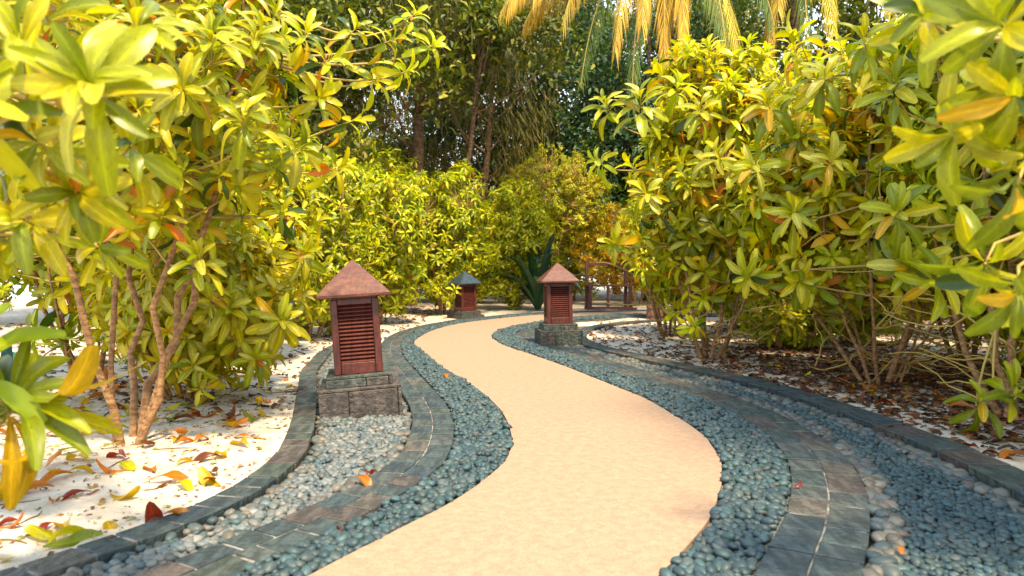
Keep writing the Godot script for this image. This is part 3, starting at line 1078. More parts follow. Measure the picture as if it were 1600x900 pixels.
func plants() -> void:
	var sunny := [4.0, 4.0, 1.5, 0.2, 0.45, 0.12, 1.2]
	var lush := [4.0, 2.0, 3.0, 0.6, 0.25, 0.08, 0.5]
	var T := Vector3(0.2, 0.35, 0.9)
	# near shrub whose branches hang in beside the standing place
	shrub({"seed": 101, "at": Vector2(-2.55, 2.35), "c": Vector3(-2.1, 1.85, -2.35), "r": Vector3(0.75, 0.95, 0.8), "tips": 84, "ln": 0.2, "w": sunny, "stems": 5, "floor": 1.0, "parts": 300, "thick": 0.7,
		"hero": [[spot(140, 130, 1.75), T, 1.08, 20], [spot(50, 215, 1.9), Vector3(0.1, 0.2, 0.9), 1.0, 15], [spot(30, 60, 1.8), Vector3(0.3, 0.6, 0.6), 1.0, 14], [spot(215, 40, 2.1), Vector3(0.3, 0.8, 0.4), 1.0, 15], [spot(120, 300, 2.1), Vector3(0.3, 0.0, 0.9), 0.95, 15], [spot(205, 225, 2.2), Vector3(0.5, 0.3, 0.6), 0.95, 15], [spot(30, 340, 2.2), Vector3(0.0, 0.2, 0.9), 1.0, 14], [spot(70, 20, 2.3), Vector3(0.0, 0.6, 0.6), 1.0, 15], [spot(150, 390, 2.4), Vector3(0.3, -0.2, 0.8), 0.85, 12], [spot(-60, 150, 1.7), T, 1.0, 14]],
		"label": "tall overhanging shrub with very large pale green leaf rosettes beside the bright sand"})
	shrub({"seed": 102, "slim": 0.66, "at": Vector2(-1.78, 2.15), "c": Vector3(-1.66, 0.55, -2.15), "r": Vector3(0.05, 0.1, 0.05), "tips": 0, "ln": 0.27, "w": [1.0, 0.5, 5.0, 1.0, 0.0, 0.0, 0.2], "stems": 2, "floor": 0.3, "parts": 120, "thick": 0.6, "called": "low_shrub", "clear": false,
		"hero": [[spot(15, 630, 2.1), Vector3(0.35, 0.65, 0.4), 1.3, 24], [spot(-50, 540, 2.0), Vector3(0.1, 0.8, 0.3), 1.0, 16]],
		"yellow": [spot(60, 690, 2.1), Vector3(0.25, -0.85, 0.35), 1.15, 8],
		"label": "low glossy deep green rosette with yellow lower leaves on the sand"})
	# the slender-stemmed shrub on the bright sand
	shrub({"seed": 103, "wob": 0.075, "at": Vector2(-2.38, 4.35), "c": Vector3(-2.35, 2.15, -4.45), "r": Vector3(1.2, 1.35, 1.0), "tips": 270, "ln": 0.21, "w": sunny, "stems": 6, "floor": 1.25, "parts": 300, "thick": 0.95,
		"hero": [[spot(400, 60, 3.8), Vector3(0.6, 0.4, 0.5), 1.0, 15], [spot(395, 150, 3.9), Vector3(0.6, 0.2, 0.6), 1.0, 15], [spot(470, 230, 4.2), Vector3(0.7, 0.2, 0.5), 1.0, 16], [spot(560, 185, 4.3), Vector3(0.9, 0.3, 0.2), 0.9, 12], [spot(535, 260, 4.5), Vector3(0.8, 0.2, 0.4), 0.95, 14], [spot(380, 180, 3.6), Vector3(0.2, 0.5, 0.6), 1.0, 14], [spot(330, 60, 3.6), Vector3(0.2, 0.6, 0.6), 1.05, 16], [spot(285, 140, 3.5), Vector3(0.2, -0.1, 0.8), 1.0, 14], [spot(310, 400, 4.0), Vector3(0.2, 0.6, 0.6), 1.0, 15], [spot(250, 330, 4.0), Vector3(0.2, 0.5, 0.7), 1.0, 14], [spot(430, 20, 4.0), Vector3(0.4, 0.7, 0.3), 1.0, 15], [spot(520, 90, 4.6), Vector3(0.7, 0.3, 0.3), 1.0, 14], [spot(620, 60, 5.0), Vector3(0.7, 0.2, 0.3), 0.9, 13], [spot(640, 110, 5.2), Vector3(0.7, 0.2, 0.3), 0.9, 12], [spot(560, 40, 5.0), Vector3(0.5, 0.4, 0.5), 1.0, 14], [spot(590, 125, 5.2), Vector3(0.6, 0.1, 0.6), 1.0, 14], [spot(680, 70, 5.5), Vector3(0.7, 0.2, 0.4), 0.9, 13], [spot(500, 150, 4.6), Vector3(0.5, 0.2, 0.7), 1.0, 14], [spot(480, 50, 4.5), Vector3(0.5, 0.5, 0.5), 1.0, 14], [spot(650, 20, 5.4), Vector3(0.6, 0.4, 0.4), 0.9, 13], [spot(440, 330, 4.6), Vector3(0.4, 0.1, 0.8), 0.9, 13], [spot(370, 290, 4.2), Vector3(0.4, 0.2, 0.8), 0.95, 14]],
		"label": "tall shrub with slender orange-brown stems rising from bright sand littered with leaves"})
	shrub({"seed": 104, "at": Vector2(-2.75, 5.9), "c": Vector3(-2.55, 0.85, -5.8), "r": Vector3(0.95, 0.85, 0.85), "tips": 190, "ln": 0.23, "w": [3.0, 5.0, 0.8, 0.1, 0.8, 0.1, 1.5], "stems": 6, "floor": 0.12, "parts": 300,
		"hero": [[spot(440, 500, 5.15), Vector3(0.3, 0.3, 0.8), 1.15, 20], [spot(475, 395, 5.5), Vector3(0.5, 0.4, 0.6), 1.0, 16], [spot(330, 470, 5.1), Vector3(0.2, 0.4, 0.8), 1.0, 15], [spot(400, 560, 5.3), Vector3(0.2, 0.2, 0.8), 0.9, 14], [spot(300, 570, 5.2), Vector3(0.0, 0.3, 0.8), 0.9, 14]],
		"label": "low bright yellow-green shrub touching the sand next to the tall lantern"})
	shrub({"seed": 105, "ln": 0.22, "at": Vector2(-3.9, 6.4), "c": Vector3(-3.9, 1.9, -6.3), "r": Vector3(1.25, 1.5, 1.1), "tips": 400, "w": lush, "stems": 7, "floor": 0.3, "parts": 160, "label": "broad green shrub behind the slender-stemmed one on the sand"})
	shrub({"seed": 106, "ln": 0.22, "at": Vector2(-3.2, 8.3), "c": Vector3(-3.1, 1.5, -8.2), "r": Vector3(1.0, 1.5, 1.1), "tips": 380, "w": sunny, "stems": 7, "floor": 0.1, "parts": 160, "label": "rounded yellow-green shrub behind the tall lantern's roof"})
	shrub({"seed": 107, "ln": 0.19, "at": Vector2(-3.1, 10.9), "c": Vector3(-2.95, 1.5, -10.9), "r": Vector3(1.05, 1.6, 1.2), "tips": 440, "w": lush, "stems": 7, "floor": 0.05, "parts": 80, "label": "green shrub spilling over the slate edge beyond the tall lantern"})
	shrub({"seed": 108, "ln": 0.2, "at": Vector2(-2.7, 13.6), "c": Vector3(-2.55, 1.6, -13.6), "r": Vector3(1.0, 1.7, 1.2), "tips": 460, "w": lush, "stems": 6, "floor": 0.05, "label": "leafy hedge shrub before the small blue-roofed lantern"})
	shrub({"seed": 109, "ln": 0.2, "at": Vector2(-1.6, 16.6), "c": Vector3(-1.5, 1.8, -16.5), "r": Vector3(1.2, 1.9, 1.0), "tips": 520, "w": lush, "stems": 6, "floor": 0.05, "label": "hedge shrub directly behind the small blue-roofed lantern",
		"hero": [[spot(712, 452, 14.9), Vector3(0.3, 0.3, 0.8), 1.1, 14], [spot(700, 470, 14.95), Vector3(0.1, 0.2, 0.9), 1.0, 12]]})
	shrub({"seed": 110, "ln": 0.2, "at": Vector2(0.0, 18.6), "c": Vector3(-0.1, 1.7, -18.6), "r": Vector3(1.4, 1.8, 1.1), "tips": 560, "w": lush, "stems": 6, "floor": 0.05, "label": "hedge shrub between the small lantern and the strap-leaved fern"})
	shrub({"seed": 111, "ln": 0.2, "at": Vector2(-4.6, 12.6), "c": Vector3(-4.6, 2.3, -12.8), "r": Vector3(1.5, 1.8, 1.4), "tips": 494, "w": lush, "stems": 6, "floor": 0.4, "label": "tall dull green shrub in front of the dark tree trunks"})
	shrub({"seed": 112, "at": Vector2(1.1, 21.2), "c": Vector3(1.3, 3.3, -21.0), "r": Vector3(1.9, 1.5, 1.4), "tips": 988, "ln": 0.12, "w": [3.0, 4.0, 3.0, 0.8, 0.5, 0.2, 0.2], "stems": 6, "floor": 1.2, "label": "rounded golden-green bush of fine leaves above the far hedge"})
	shrub({"seed": 113, "ln": 0.2, "at": Vector2(-3.3, 17.5), "c": Vector3(-3.4, 2.3, -17.5), "r": Vector3(1.7, 2.3, 1.3), "tips": 640, "w": lush, "stems": 6, "floor": 0.1, "label": "hedge shrub at the foot of the leaning tree trunk"})
	shrub({"seed": 125, "at": Vector2(3.6, 20.4), "c": Vector3(3.6, 1.7, -20.6), "r": Vector3(2.0, 1.5, 1.0), "tips": 570, "w": [2.0, 4.0, 0.5, 0.0, 3.0, 2.5, 0.5], "stems": 6, "floor": 0.2, "label": "orange and yellow tinged shrub behind the wooden bench"})
	# shaded side
	shrub({"seed": 114, "tangle": 50, "ln": 0.27, "at": Vector2(2.35, 8.35), "c": Vector3(2.55, 2.15, -8.5), "r": Vector3(1.25, 1.75, 1.25), "tips": 450, "w": sunny, "stems": 8, "floor": 0.15, "parts": 300,
		"hero": [[spot(945, 160, 8.0), Vector3(-0.4, 0.8, 0.4), 1.15, 16], [spot(1000, 150, 7.8), Vector3(-0.1, 0.8, 0.5), 1.35, 18], [spot(1060, 130, 7.9), Vector3(0.1, 0.9, 0.3), 1.2, 16], [spot(1120, 90, 8.3), Vector3(0.2, 0.9, 0.3), 1.1, 15], [spot(930, 250, 8.3), Vector3(-0.6, 0.4, 0.4), 1.0, 15], [spot(1010, 300, 7.6), Vector3(-0.2, 0.4, 0.8), 1.1, 15], [spot(960, 380, 8.2), Vector3(-0.4, 0.2, 0.8), 1.0, 14], [spot(1085, 510, 7.9), Vector3(-0.1, 0.3, 0.8), 0.8, 12]],
		"label": "tall bright yellow-green shrub growing inside the slate kerb beyond the leaf litter"})
	shrub({"seed": 115, "tangle": 80, "ln": 0.265, "at": Vector2(3.42, 6.5), "c": Vector3(3.5, 2.0, -6.6), "r": Vector3(1.5, 1.55, 1.25), "tips": 450, "w": sunny, "stems": 9, "floor": 0.42, "parts": 300, "thick": 1.0,
		"hero": [[spot(1240, 330, 5.6), Vector3(-0.3, 0.3, 0.8), 1.05, 16], [spot(1300, 250, 5.5), Vector3(-0.1, 0.4, 0.8), 1.05, 16], [spot(1180, 260, 6.0), Vector3(-0.4, 0.4, 0.7), 1.05, 16], [spot(1170, 430, 5.9), Vector3(-0.4, 0.0, 0.8), 0.9, 14], [spot(1250, 440, 5.7), Vector3(0.0, 0.0, 0.9), 0.95, 14], [spot(1200, 160, 6.0), Vector3(-0.4, 0.7, 0.5), 1.1, 16], [spot(1290, 120, 5.7), Vector3(0.0, 0.6, 0.6), 1.1, 16]],
		"label": "large yellow-green shrub with many bare brown stems over orange leaf litter"})
	shrub({"seed": 116, "tangle": 60, "at": Vector2(3.62, 4.95), "c": Vector3(3.75, 2.25, -5.0), "r": Vector3(1.25, 1.6, 1.0), "tips": 300, "ln": 0.25, "w": lush, "stems": 8, "floor": 0.6, "parts": 300, "thick": 1.0,
		"hero": [[spot(1400, 330, 4.2), Vector3(-0.4, 0.3, 0.7), 1.0, 15], [spot(1470, 440, 4.0), Vector3(-0.2, 0.1, 0.9), 1.05, 16], [spot(1420, 420, 4.3), Vector3(-0.5, 0.0, 0.8), 1.0, 15], [spot(1540, 620, 4.3), Vector3(-0.1, 0.6, 0.6), 0.9, 12], [spot(1590, 600, 4.2), Vector3(0.0, 0.6, 0.6), 0.9, 12], [spot(1400, 130, 4.4), Vector3(-0.3, 0.5, 0.7), 1.0, 15], [spot(1350, 60, 4.6), Vector3(-0.3, 0.7, 0.6), 1.0, 15]],
		"label": "stout shrub with a thick dark gnarled base growing from the shaded sand"})
	shrub({"seed": 117, "at": Vector2(3.15, 2.0), "c": Vector3(2.55, 2.1, -2.1), "r": Vector3(0.8, 0.9, 0.8), "tips": 84, "ln": 0.22, "w": lush, "stems": 5, "floor": 1.25, "parts": 300,
		"hero": [[spot(1560, 40, 1.75), Vector3(-0.7, -0.1, 0.5), 1.1, 12], [spot(1490, 210, 1.95), Vector3(-0.7, -0.4, 0.4), 1.05, 12], [spot(1585, 150, 1.8), Vector3(-0.6, -0.3, 0.6), 1.0, 12], [spot(1590, 300, 1.8), Vector3(-0.3, -0.7, 0.5), 1.1, 12], [spot(1540, 420, 2.3), Vector3(-0.3, -0.5, 0.6), 1.0, 13], [spot(1440, 20, 2.1), Vector3(-0.6, 0.1, 0.6), 1.0, 13], [spot(1595, 460, 2.0), Vector3(-0.3, -0.4, 0.7), 0.9, 12]],
		"label": "overhanging shrub with large dark drooping leaves close beside the raised kerb"})
	shrub({"seed": 118, "tangle": 20, "ln": 0.23, "at": Vector2(2.5, 11.2), "c": Vector3(2.6, 1.6, -11.2), "r": Vector3(0.95, 1.45, 1.0), "tips": 300, "w": sunny, "stems": 7, "floor": 0.35, "parts": 80, "label": "shrub inside the round kerb beyond the bending path"})
	shrub({"seed": 119, "ln": 0.26, "at": Vector2(3.9, 10.8), "c": Vector3(3.9, 2.5, -10.8), "r": Vector3(1.4, 1.9, 1.3), "tips": 420, "w": sunny, "stems": 7, "floor": 0.3, "parts": 60, "label": "tall shrub standing in front of the ringed palm trunk"})
	shrub({"seed": 120, "tangle": 60, "ln": 0.26, "at": Vector2(5.3, 8.2), "c": Vector3(5.3, 2.6, -8.2), "r": Vector3(1.5, 1.9, 1.4), "tips": 420, "w": sunny, "stems": 8, "floor": 0.4, "label": "tall shrub behind the many bare stems over leaf litter"})
	shrub({"seed": 121, "tangle": 40, "ln": 0.21, "at": Vector2(5.6, 5.8), "c": Vector3(5.5, 2.3, -5.8), "r": Vector3(1.3, 1.9, 1.3), "tips": 480, "w": lush, "stems": 8, "floor": 0.3, "label": "shrub deep in shade behind the thick dark gnarled base"})
	shrub({"seed": 122, "at": Vector2(4.9, 14.2), "c": Vector3(4.9, 2.6, -14.2), "r": Vector3(1.6, 2.2, 1.4), "tips": 532, "w": lush, "stems": 7, "floor": 0.3, "label": "tall shrub behind the palm trunk"})
	shrub({"seed": 123, "at": Vector2(7.4, 10.5), "c": Vector3(7.4, 2.6, -10.5), "r": Vector3(1.6, 2.2, 1.6), "tips": 532, "w": lush, "stems": 7, "floor": 0.4, "label": "dense shrub closing the gap far behind the bare stems"})
	shrub({"seed": 124, "at": Vector2(7.6, 7.0), "c": Vector3(7.6, 2.3, -7.0), "r": Vector3(1.5, 2.2, 1.6), "tips": 560, "w": lush, "stems": 7, "floor": 0.3, "label": "dense green shrub in the deep shade behind the kerb planting"})
	# the wall of greenery closing the garden
	var n := 0
	for a in [[-9.6, 12.6, 1.6, 2.4], [-7.2, 15.0, 1.5, 2.2], [-8.6, 18.6, 1.9, 2.6], [-5.6, 19.6, 1.7, 1.9], [-4.2, 22.6, 1.9, 2.0], [-1.3, 21.8, 1.7, 1.7], [4.6, 23.2, 2.0, 2.2], [7.4, 19.2, 1.9, 2.4], [6.6, 16.2, 1.7, 2.4], [9.6, 14.6, 1.9, 2.6], [10.2, 10.2, 1.9, 2.4], [10.0, 6.2, 1.9, 2.4], [7.6, 3.6, 1.7, 2.2], [5.4, 3.3, 1.3, 1.9], [5.6, 1.4, 1.2, 1.8], [2.0, 23.4, 1.8, 2.0], [6.0, 21.4, 1.6, 1.8], [-2.8, 24.4, 1.9, 2.4], [0.4, 24.6, 1.9, 2.4], [4.9, 10.2, 0.9, 0.75], [4.3, 12.6, 1.0, 0.8], [5.9, 7.6, 1.0, 0.75], [3.7, 9.5, 0.7, 0.55], [6.4, 12.0, 1.3, 1.1], [5.2, 6.3, 0.8, 0.6], [-6.4, 22.0, 1.8, 2.6], [-5.2, 10.2, 1.3, 1.9]]:
		n += 1
		shrub({"seed": 130 + n, "at": Vector2(a[0], a[1]), "c": Vector3(a[0], a[3] * 0.9, -a[1]), "r": Vector3(a[2], a[3], a[2] * 0.85), "ln": 0.22, "tips": int(50 + a[2] * a[3] * 95), "w": lush, "stems": 6, "floor": 0.08, "called": "hedge_shrub", "group": "shrubs massed behind the front row",
			"label": "dense dull green shrub massed behind the front row of bushes"})

	# strap-leaved plants
	strap_plant(Vector3(0.66, 0.0, -18.1), 26, 2.5, 0.20, [[0.03, 0.075, 0.025], [0.05, 0.11, 0.03], [0.03, 0.07, 0.04]], 201, "dark glossy strap-leaved fern in front of the far hedge")
	strap_plant(Vector3(-3.75, 0.0, -5.2), 12, 0.75, 0.07, [[0.02, 0.09, 0.10], [0.03, 0.11, 0.07]], 202, "blue-green strap-leaved lily before the bright beach")

	# palm
	var gold := Color(0.42, 0.22, 0.02)
	var gold2 := Color(0.56, 0.38, 0.03)
	var green := Color(0.05, 0.09, 0.02)
	var green2 := Color(0.14, 0.20, 0.02)
	var lime := Color(0.45, 0.42, 0.03)
	palm(Vector3(3.05, 0.0, -15.0), Vector3(3.15, 7.4, -15.0), [
		[190, 2.9, 0.35, 1.25, 0.7, 0.85, gold, gold2], [215, 3.3, 0.4, 1.1, 0.7, 0.85, gold, gold2], [236, 3.8, 0.5, 0.95, 0.7, 0.8, gold, gold2], [262, 4.4, 0.55, 0.8, 0.7, 0.8, gold, gold2], [282, 4.6, 0.6, 0.75, 0.7, 0.75, gold, lime], [150, 3.2, 0.4, 1.1, 0.9, 0.7, lime, gold2],
		[180, 3.2, 0.45, 1.15, 0.75, 0.85, gold, gold2], [200, 3.6, 0.5, 1.05, 0.8, 0.85, gold, gold2], [225, 3.6, 0.5, 0.7, 0.8, 0.8, gold, gold2],
		[250, 4.0, 0.6, 0.85, 0.8, 0.8, gold, gold2], [270, 4.3, 0.6, 0.78, 0.8, 0.75, gold, gold2], [292, 4.2, 0.6, 0.8, 0.8, 0.8, gold, gold2], [160, 3.4, 0.4, 1.1, 0.8, 0.75, green, green2], [140, 3.8, 0.5, 1.0, 0.8, 0.6, green, green2],
		[120, 4.0, 0.6, 0.85, 0.8, 0.7, lime, gold2], [100, 4.3, 0.6, 0.75, 0.8, 0.65, lime, gold2], [80, 4.4, 0.7, 0.7, 0.8, 0.5, lime, green2], [50, 4.2, 0.7, 0.7, 0.8, 0.5, green, green2], [20, 4.2, 0.8, 0.7, 0.8, 0.4, green, green2],
		[330, 4.2, 0.8, 0.7, 0.8, 0.4, green, green2], [308, 4.3, 0.8, 0.75, 0.8, 0.5, green, green2], [210, 3.0, 0.2, 1.3, 0.7, 0.8, green, green2], [240, 3.2, 0.25, 1.1, 0.7, 0.6, green, green2], [172, 2.6, 0.1, 1.4, 0.6, 0.9, gold, gold2], [130, 3.0, 0.2, 1.25, 0.7, 0.85, gold, lime]], 301, "coconut palm with ringed trunk and drooping golden fronds behind the shrubs")

	palm(Vector3(6.3, 0.0, -16.2), Vector3(6.2, 7.9, -16.0), [
		[180, 3.6, 0.45, 1.1, 0.75, 0.8, lime, gold2], [205, 3.8, 0.5, 1.0, 0.75, 0.75, gold, lime], [228, 4.0, 0.55, 0.9, 0.75, 0.7, green, green2], [250, 4.2, 0.6, 0.85, 0.75, 0.6, green, green2], [272, 4.3, 0.6, 0.75, 0.75, 0.6, green, lime], [155, 3.8, 0.5, 1.0, 0.75, 0.75, lime, gold2], [130, 4.0, 0.55, 0.9, 0.75, 0.7, lime, gold2], [105, 4.2, 0.6, 0.85, 0.75, 0.6, green, green2], [80, 4.3, 0.7, 0.75, 0.75, 0.5, green, green2], [30, 4.2, 0.8, 0.7, 0.75, 0.4, green, green2], [330, 4.2, 0.8, 0.7, 0.75, 0.4, green, green2], [215, 2.8, 0.15, 1.3, 0.6, 0.9, gold, gold2], [190, 3.2, 0.3, 1.2, 0.7, 0.8, green, green2]], 302, "coconut palm with yellow-green fronds hanging over the tall shrubs")

	# trees behind
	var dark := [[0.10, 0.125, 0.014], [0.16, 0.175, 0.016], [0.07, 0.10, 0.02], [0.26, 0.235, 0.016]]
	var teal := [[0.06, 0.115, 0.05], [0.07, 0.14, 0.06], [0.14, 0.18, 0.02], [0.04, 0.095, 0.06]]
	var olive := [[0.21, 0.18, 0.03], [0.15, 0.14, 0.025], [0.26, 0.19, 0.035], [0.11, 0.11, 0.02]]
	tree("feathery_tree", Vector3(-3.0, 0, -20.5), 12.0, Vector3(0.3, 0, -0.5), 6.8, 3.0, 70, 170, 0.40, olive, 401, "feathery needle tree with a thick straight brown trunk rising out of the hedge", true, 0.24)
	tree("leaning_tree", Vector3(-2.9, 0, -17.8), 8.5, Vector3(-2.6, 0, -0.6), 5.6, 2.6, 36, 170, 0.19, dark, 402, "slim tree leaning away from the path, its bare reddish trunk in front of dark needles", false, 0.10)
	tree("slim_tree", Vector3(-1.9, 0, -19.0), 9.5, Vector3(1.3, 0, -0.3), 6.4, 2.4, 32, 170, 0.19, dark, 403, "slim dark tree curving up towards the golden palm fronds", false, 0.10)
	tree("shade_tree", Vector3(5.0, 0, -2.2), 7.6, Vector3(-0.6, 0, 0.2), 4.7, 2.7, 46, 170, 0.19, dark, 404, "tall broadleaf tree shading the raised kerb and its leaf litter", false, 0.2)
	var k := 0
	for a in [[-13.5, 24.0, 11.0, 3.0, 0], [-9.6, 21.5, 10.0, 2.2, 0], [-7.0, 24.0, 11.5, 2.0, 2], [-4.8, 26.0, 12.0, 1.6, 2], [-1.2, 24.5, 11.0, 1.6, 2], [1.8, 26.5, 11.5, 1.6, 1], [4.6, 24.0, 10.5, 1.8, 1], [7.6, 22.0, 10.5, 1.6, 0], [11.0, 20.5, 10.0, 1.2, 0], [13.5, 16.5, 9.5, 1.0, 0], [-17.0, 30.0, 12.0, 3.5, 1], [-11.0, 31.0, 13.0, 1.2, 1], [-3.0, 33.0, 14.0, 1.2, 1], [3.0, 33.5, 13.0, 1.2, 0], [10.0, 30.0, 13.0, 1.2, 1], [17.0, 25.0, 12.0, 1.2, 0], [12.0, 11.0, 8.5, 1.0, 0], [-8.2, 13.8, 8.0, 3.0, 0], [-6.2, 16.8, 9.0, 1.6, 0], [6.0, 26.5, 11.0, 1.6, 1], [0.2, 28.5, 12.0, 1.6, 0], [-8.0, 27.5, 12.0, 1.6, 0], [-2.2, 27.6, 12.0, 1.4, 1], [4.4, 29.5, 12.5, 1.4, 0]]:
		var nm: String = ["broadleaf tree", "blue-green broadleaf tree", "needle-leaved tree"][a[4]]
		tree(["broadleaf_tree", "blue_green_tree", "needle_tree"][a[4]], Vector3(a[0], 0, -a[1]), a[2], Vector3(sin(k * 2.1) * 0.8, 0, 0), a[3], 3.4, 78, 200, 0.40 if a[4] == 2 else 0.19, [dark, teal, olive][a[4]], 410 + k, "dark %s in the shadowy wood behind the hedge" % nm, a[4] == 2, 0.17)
		k += 1

func strap_plant(foot: Vector3, n: int, ln: float, wd: float, tones: Array, seed_: int, label: String) -> void:
	var rng := RandomNumberGenerator.new()
	rng.seed = seed_
	var root := base("strap_leaved_plant", foot)
	tag(root, label, "plant", "strap-leaved plants")
	for i in n:
		var an := i * 2.4
		var o := Vector3(cos(an), 0, sin(an))
		var s := Vector3(-o.z, 0, o.x)
		var l := ln * rng.randf_range(0.75, 1.15)
		var sp := lerpf(0.15, 0.75, float(i) / n)
		var g := MB.new()
		var prev := []
		var t: Array = tones[rng.randi() % tones.size()]
		var c := Color(t[0], t[1], t[2])
		for k in 9:
			var u := k / 8.0
			var p := o * (l * sp * u * (0.6 + 0.5 * u) + 0.04) + Vector3.UP * (l * (1.0 - 0.35 * sp) * u - l * sp * 0.75 * u * u * u)
			var w := wd * 0.5 * (0.55 + 0.6 * sin(PI * pow(u, 0.8))) * (1.0 if k < 8 else 0.05)
			var cur := [p - s * w + Vector3.UP * w * 0.35, p, p + s * w + Vector3.UP * w * 0.35]
			if k > 0:
				g.quad(prev[0], prev[1], cur[1], cur[0], c); g.quad(prev[1], prev[2], cur[2], cur[1], c)
			prev = cur
		put("leaf", g.mesh(), M.strap, root)

func sand_y(p: Vector2) -> float:
	var hn := FastNoiseLite.new()
	hn.seed = 8
	hn.frequency = 0.9
	return -0.012 + 0.022 * hn.get_noise_2d(p.x, p.y) + 0.008 * hn.get_noise_2d(p.x * 5.0, p.y * 5.0) + (clampf((-p.x - 3.0) * 0.02, 0.0, 0.05) if p.x < -2.6 else 0.0)

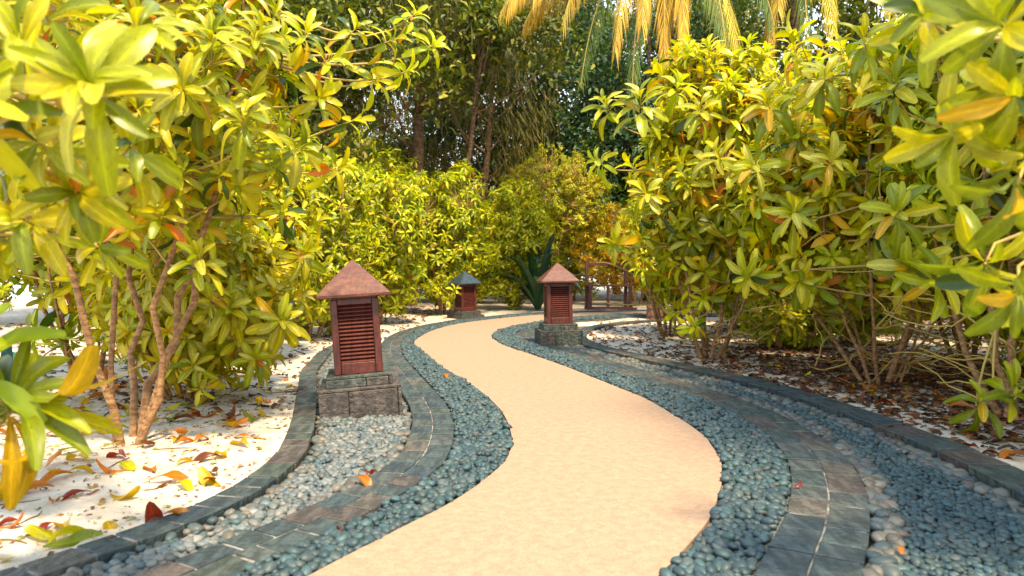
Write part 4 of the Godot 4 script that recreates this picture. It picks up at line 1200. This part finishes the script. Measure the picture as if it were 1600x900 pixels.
func litter() -> void:
	var rng := RandomNumberGenerator.new()
	rng.seed = 77
	var wide := [-1.0, -0.5, -0.07, 0.07, 0.5, 1.0]
	var shapes := [make_leaf(1.0, 0.42, 0.55, 0.30, 7, wide, 0.15), make_leaf(1.0, 0.40, 0.15, 0.10, 7, wide, 0.20), make_leaf(1.0, 0.38, 0.9, 0.45, 7, wide, 0.10), make_leaf(1.0, 0.45, -0.3, -0.25, 7, wide, 0.2)]
	var names := {7: "brown", 5: "orange", 4: "yellow", 2: "green", 9: "dark red", 1: "yellow-green"}
	# on the bright sand
	var made := 0
	while made < 165:
		var p := Vector2(rng.randf_range(-4.2, -1.2), pow(rng.randf(), 1.3) * 4.6 + 2.1)
		if on_way(p) or on_way(p + Vector2(0.12, 0)) or p.x / p.y < -0.78: continue
		var k: int = [7, 5, 5, 4, 4, 4, 9, 5, 2, 1][rng.randi() % 10]
		fallen(shapes[rng.randi() % 4], p, sand_y(p) + 0.006, k, rng, rng.randf_range(0.10, 0.21), "%s fallen leaf lying on the bright sand" % names[k], "fallen leaves on the bright sand")
		made += 1
	# on the shaded sand along the raised kerb
	made = 0
	while made < 118:
		var p := Vector2(rng.randf_range(2.2, 5.2), rng.randf_range(3.6, 9.0))
		if on_way(p) or on_way(p - Vector2(0.12, 0)) or p.x / p.y > 0.78: continue
		var k: int = [7, 7, 7, 5, 5, 9, 4, 7, 9, 1][rng.randi() % 10]
		fallen(shapes[rng.randi() % 4], p, sand_y(p) + 0.006, k, rng, rng.randf_range(0.08, 0.16), "%s fallen leaf lying on the shaded sand" % names[k], "fallen leaves on the shaded sand")
		made += 1
	# single leaves on stones and pebbles
	for a in [[555, 752, 5, 0.13, "orange fallen leaf on the grey pebbles below the tall lantern"], [573, 747, 9, 0.10, "dark red fallen leaf on the grey pebbles below the tall lantern"], [640, 537, 5, 0.15, "orange fallen leaf on pebbles where the path first bends"], [692, 588, 5, 0.13, "orange fallen leaf by the path edge beyond the tall lantern"], [1240, 765, 9, 0.05, "small red petal at the edge of the double pavers"], [1205, 812, 9, 0.05, "small red petal among dark blue pebbles"], [1172, 683, 9, 0.05, "small red petal among pebbles by the path's widest bulge"], [706, 764, 9, 0.05, "small red petal among pebbles beside the sunny path edge"], [532, 834, 9, 0.05, "small red petal on the sunny double pavers"], [1405, 860, 5, 0.05, "small orange petal among teal pebbles"]]:
		var q := spot(a[0], a[1], 1.0) - Vector3(0, EYE, 0)
		q = Vector3(0, EYE, 0) + q * (EYE / -q.y)
		fallen(shapes[0], Vector2(q.x, -q.z), 0.012, a[2], rng, a[3], a[4], "")
	# twigs on the sand
	for i in 9:
		var p := Vector2(rng.randf_range(-2.6, -1.6), rng.randf_range(2.7, 4.6))
		if on_way(p) or on_way(p + Vector2(0.3, 0.0)): continue
		var g := MB.new()
		var an := rng.randf() * TAU
		var e := Vector3(cos(an), 0, sin(an)) * rng.randf_range(0.15, 0.35)
		g.tube(curve_to(rng, -e * 0.5, e * 0.5, Vector3(-e.z, 0, e.x) * rng.randf_range(-.3, .3), 6, 0.006), 0.004, 0.0025, 5)
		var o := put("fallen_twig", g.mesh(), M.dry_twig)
		o.position = g3(p, sand_y(p) + 0.005)
		tag(o, "thin brown twig lying on the bright sand", "twig", "twigs on the bright sand")
	# uncountable litter further under the shrubs
	var kinds := [[], [], []]
	for i in 14000:
		var p: Vector2
		if i % 3 == 0: p = Vector2(rng.randf_range(-9.0, -1.8), rng.randf_range(5.0, 20.0))
		elif i % 3 == 1: p = Vector2(rng.randf_range(1.2, 9.0), rng.randf_range(4.0, 15.0))
		else: p = Vector2(3.7 + rng.randfn() * 1.1, 6.6 + rng.randfn() * 1.9)
		if on_way(p) or (absf(p.x) < 1.4 and p.y > 13.0): continue
		if p.x > 0.0 and p.x < 6.0 and p.y > 14.3: continue
		var col: Array = [[0.10, 0.035, 0.012], [0.16, 0.06, 0.018], [0.07, 0.028, 0.014], [0.30, 0.11, 0.02], [0.05, 0.025, 0.015]][rng.randi() % 5]
		var s := rng.randf_range(0.06, 0.14)
		kinds[i % 3].append([Transform3D(Basis.from_euler(Vector3(rng.randf_range(-.35, .35), rng.randf() * TAU, rng.randf_range(-.35, .35))).scaled(Vector3.ONE * s), g3(p, sand_y(p) + 0.008)), Color(col[0], col[1], col[2])])
	for i in 1500:
		var p := Vector2(rng.randf_range(-3.6, -1.2), rng.randf_range(2.1, 6.0))
		if on_way(p) or on_way(p + Vector2(0.06, 0)): continue
		var col: Array = [[0.30, 0.12, 0.02], [0.18, 0.06, 0.018], [0.42, 0.28, 0.03], [0.10, 0.05, 0.03], [0.24, 0.22, 0.04]][rng.randi() % 5]
		kinds[0].append([Transform3D(Basis.from_euler(Vector3(rng.randf_range(-.35, .35), rng.randf() * TAU, rng.randf_range(-.35, .35))).scaled(Vector3.ONE * rng.randf_range(0.012, 0.055)), g3(p, sand_y(p) + 0.004)), Color(col[0], col[1], col[2])])
	var all: Array = kinds[0] + kinds[1] + kinds[2]
	var o := scatter("leaf_litter", make_leaf(1.0, 0.42, 0.4, 0.3, 4, [-1.0, 0.0, 1.0], 0.15), M.dry_leaf, all)
	tag(o, "dry brown leaf litter spread under the shrubs", "leaf litter", "", "stuff")

func fallen(mesh: Mesh, p: Vector2, y: float, k: int, rng: RandomNumberGenerator, s: float, label: String, group: String) -> void:
	var o := put("fallen_leaf", mesh, leaf_mats[k])
	o.transform = Transform3D(Basis.from_euler(Vector3(rng.randf_range(-.2, .12), rng.randf() * TAU, rng.randf_range(-.4, .4) + (PI if rng.randf() < 0.3 else 0.0))).scaled(Vector3.ONE * s), g3(p, y + s * 0.05))
	tag(o, label, "leaf", group)
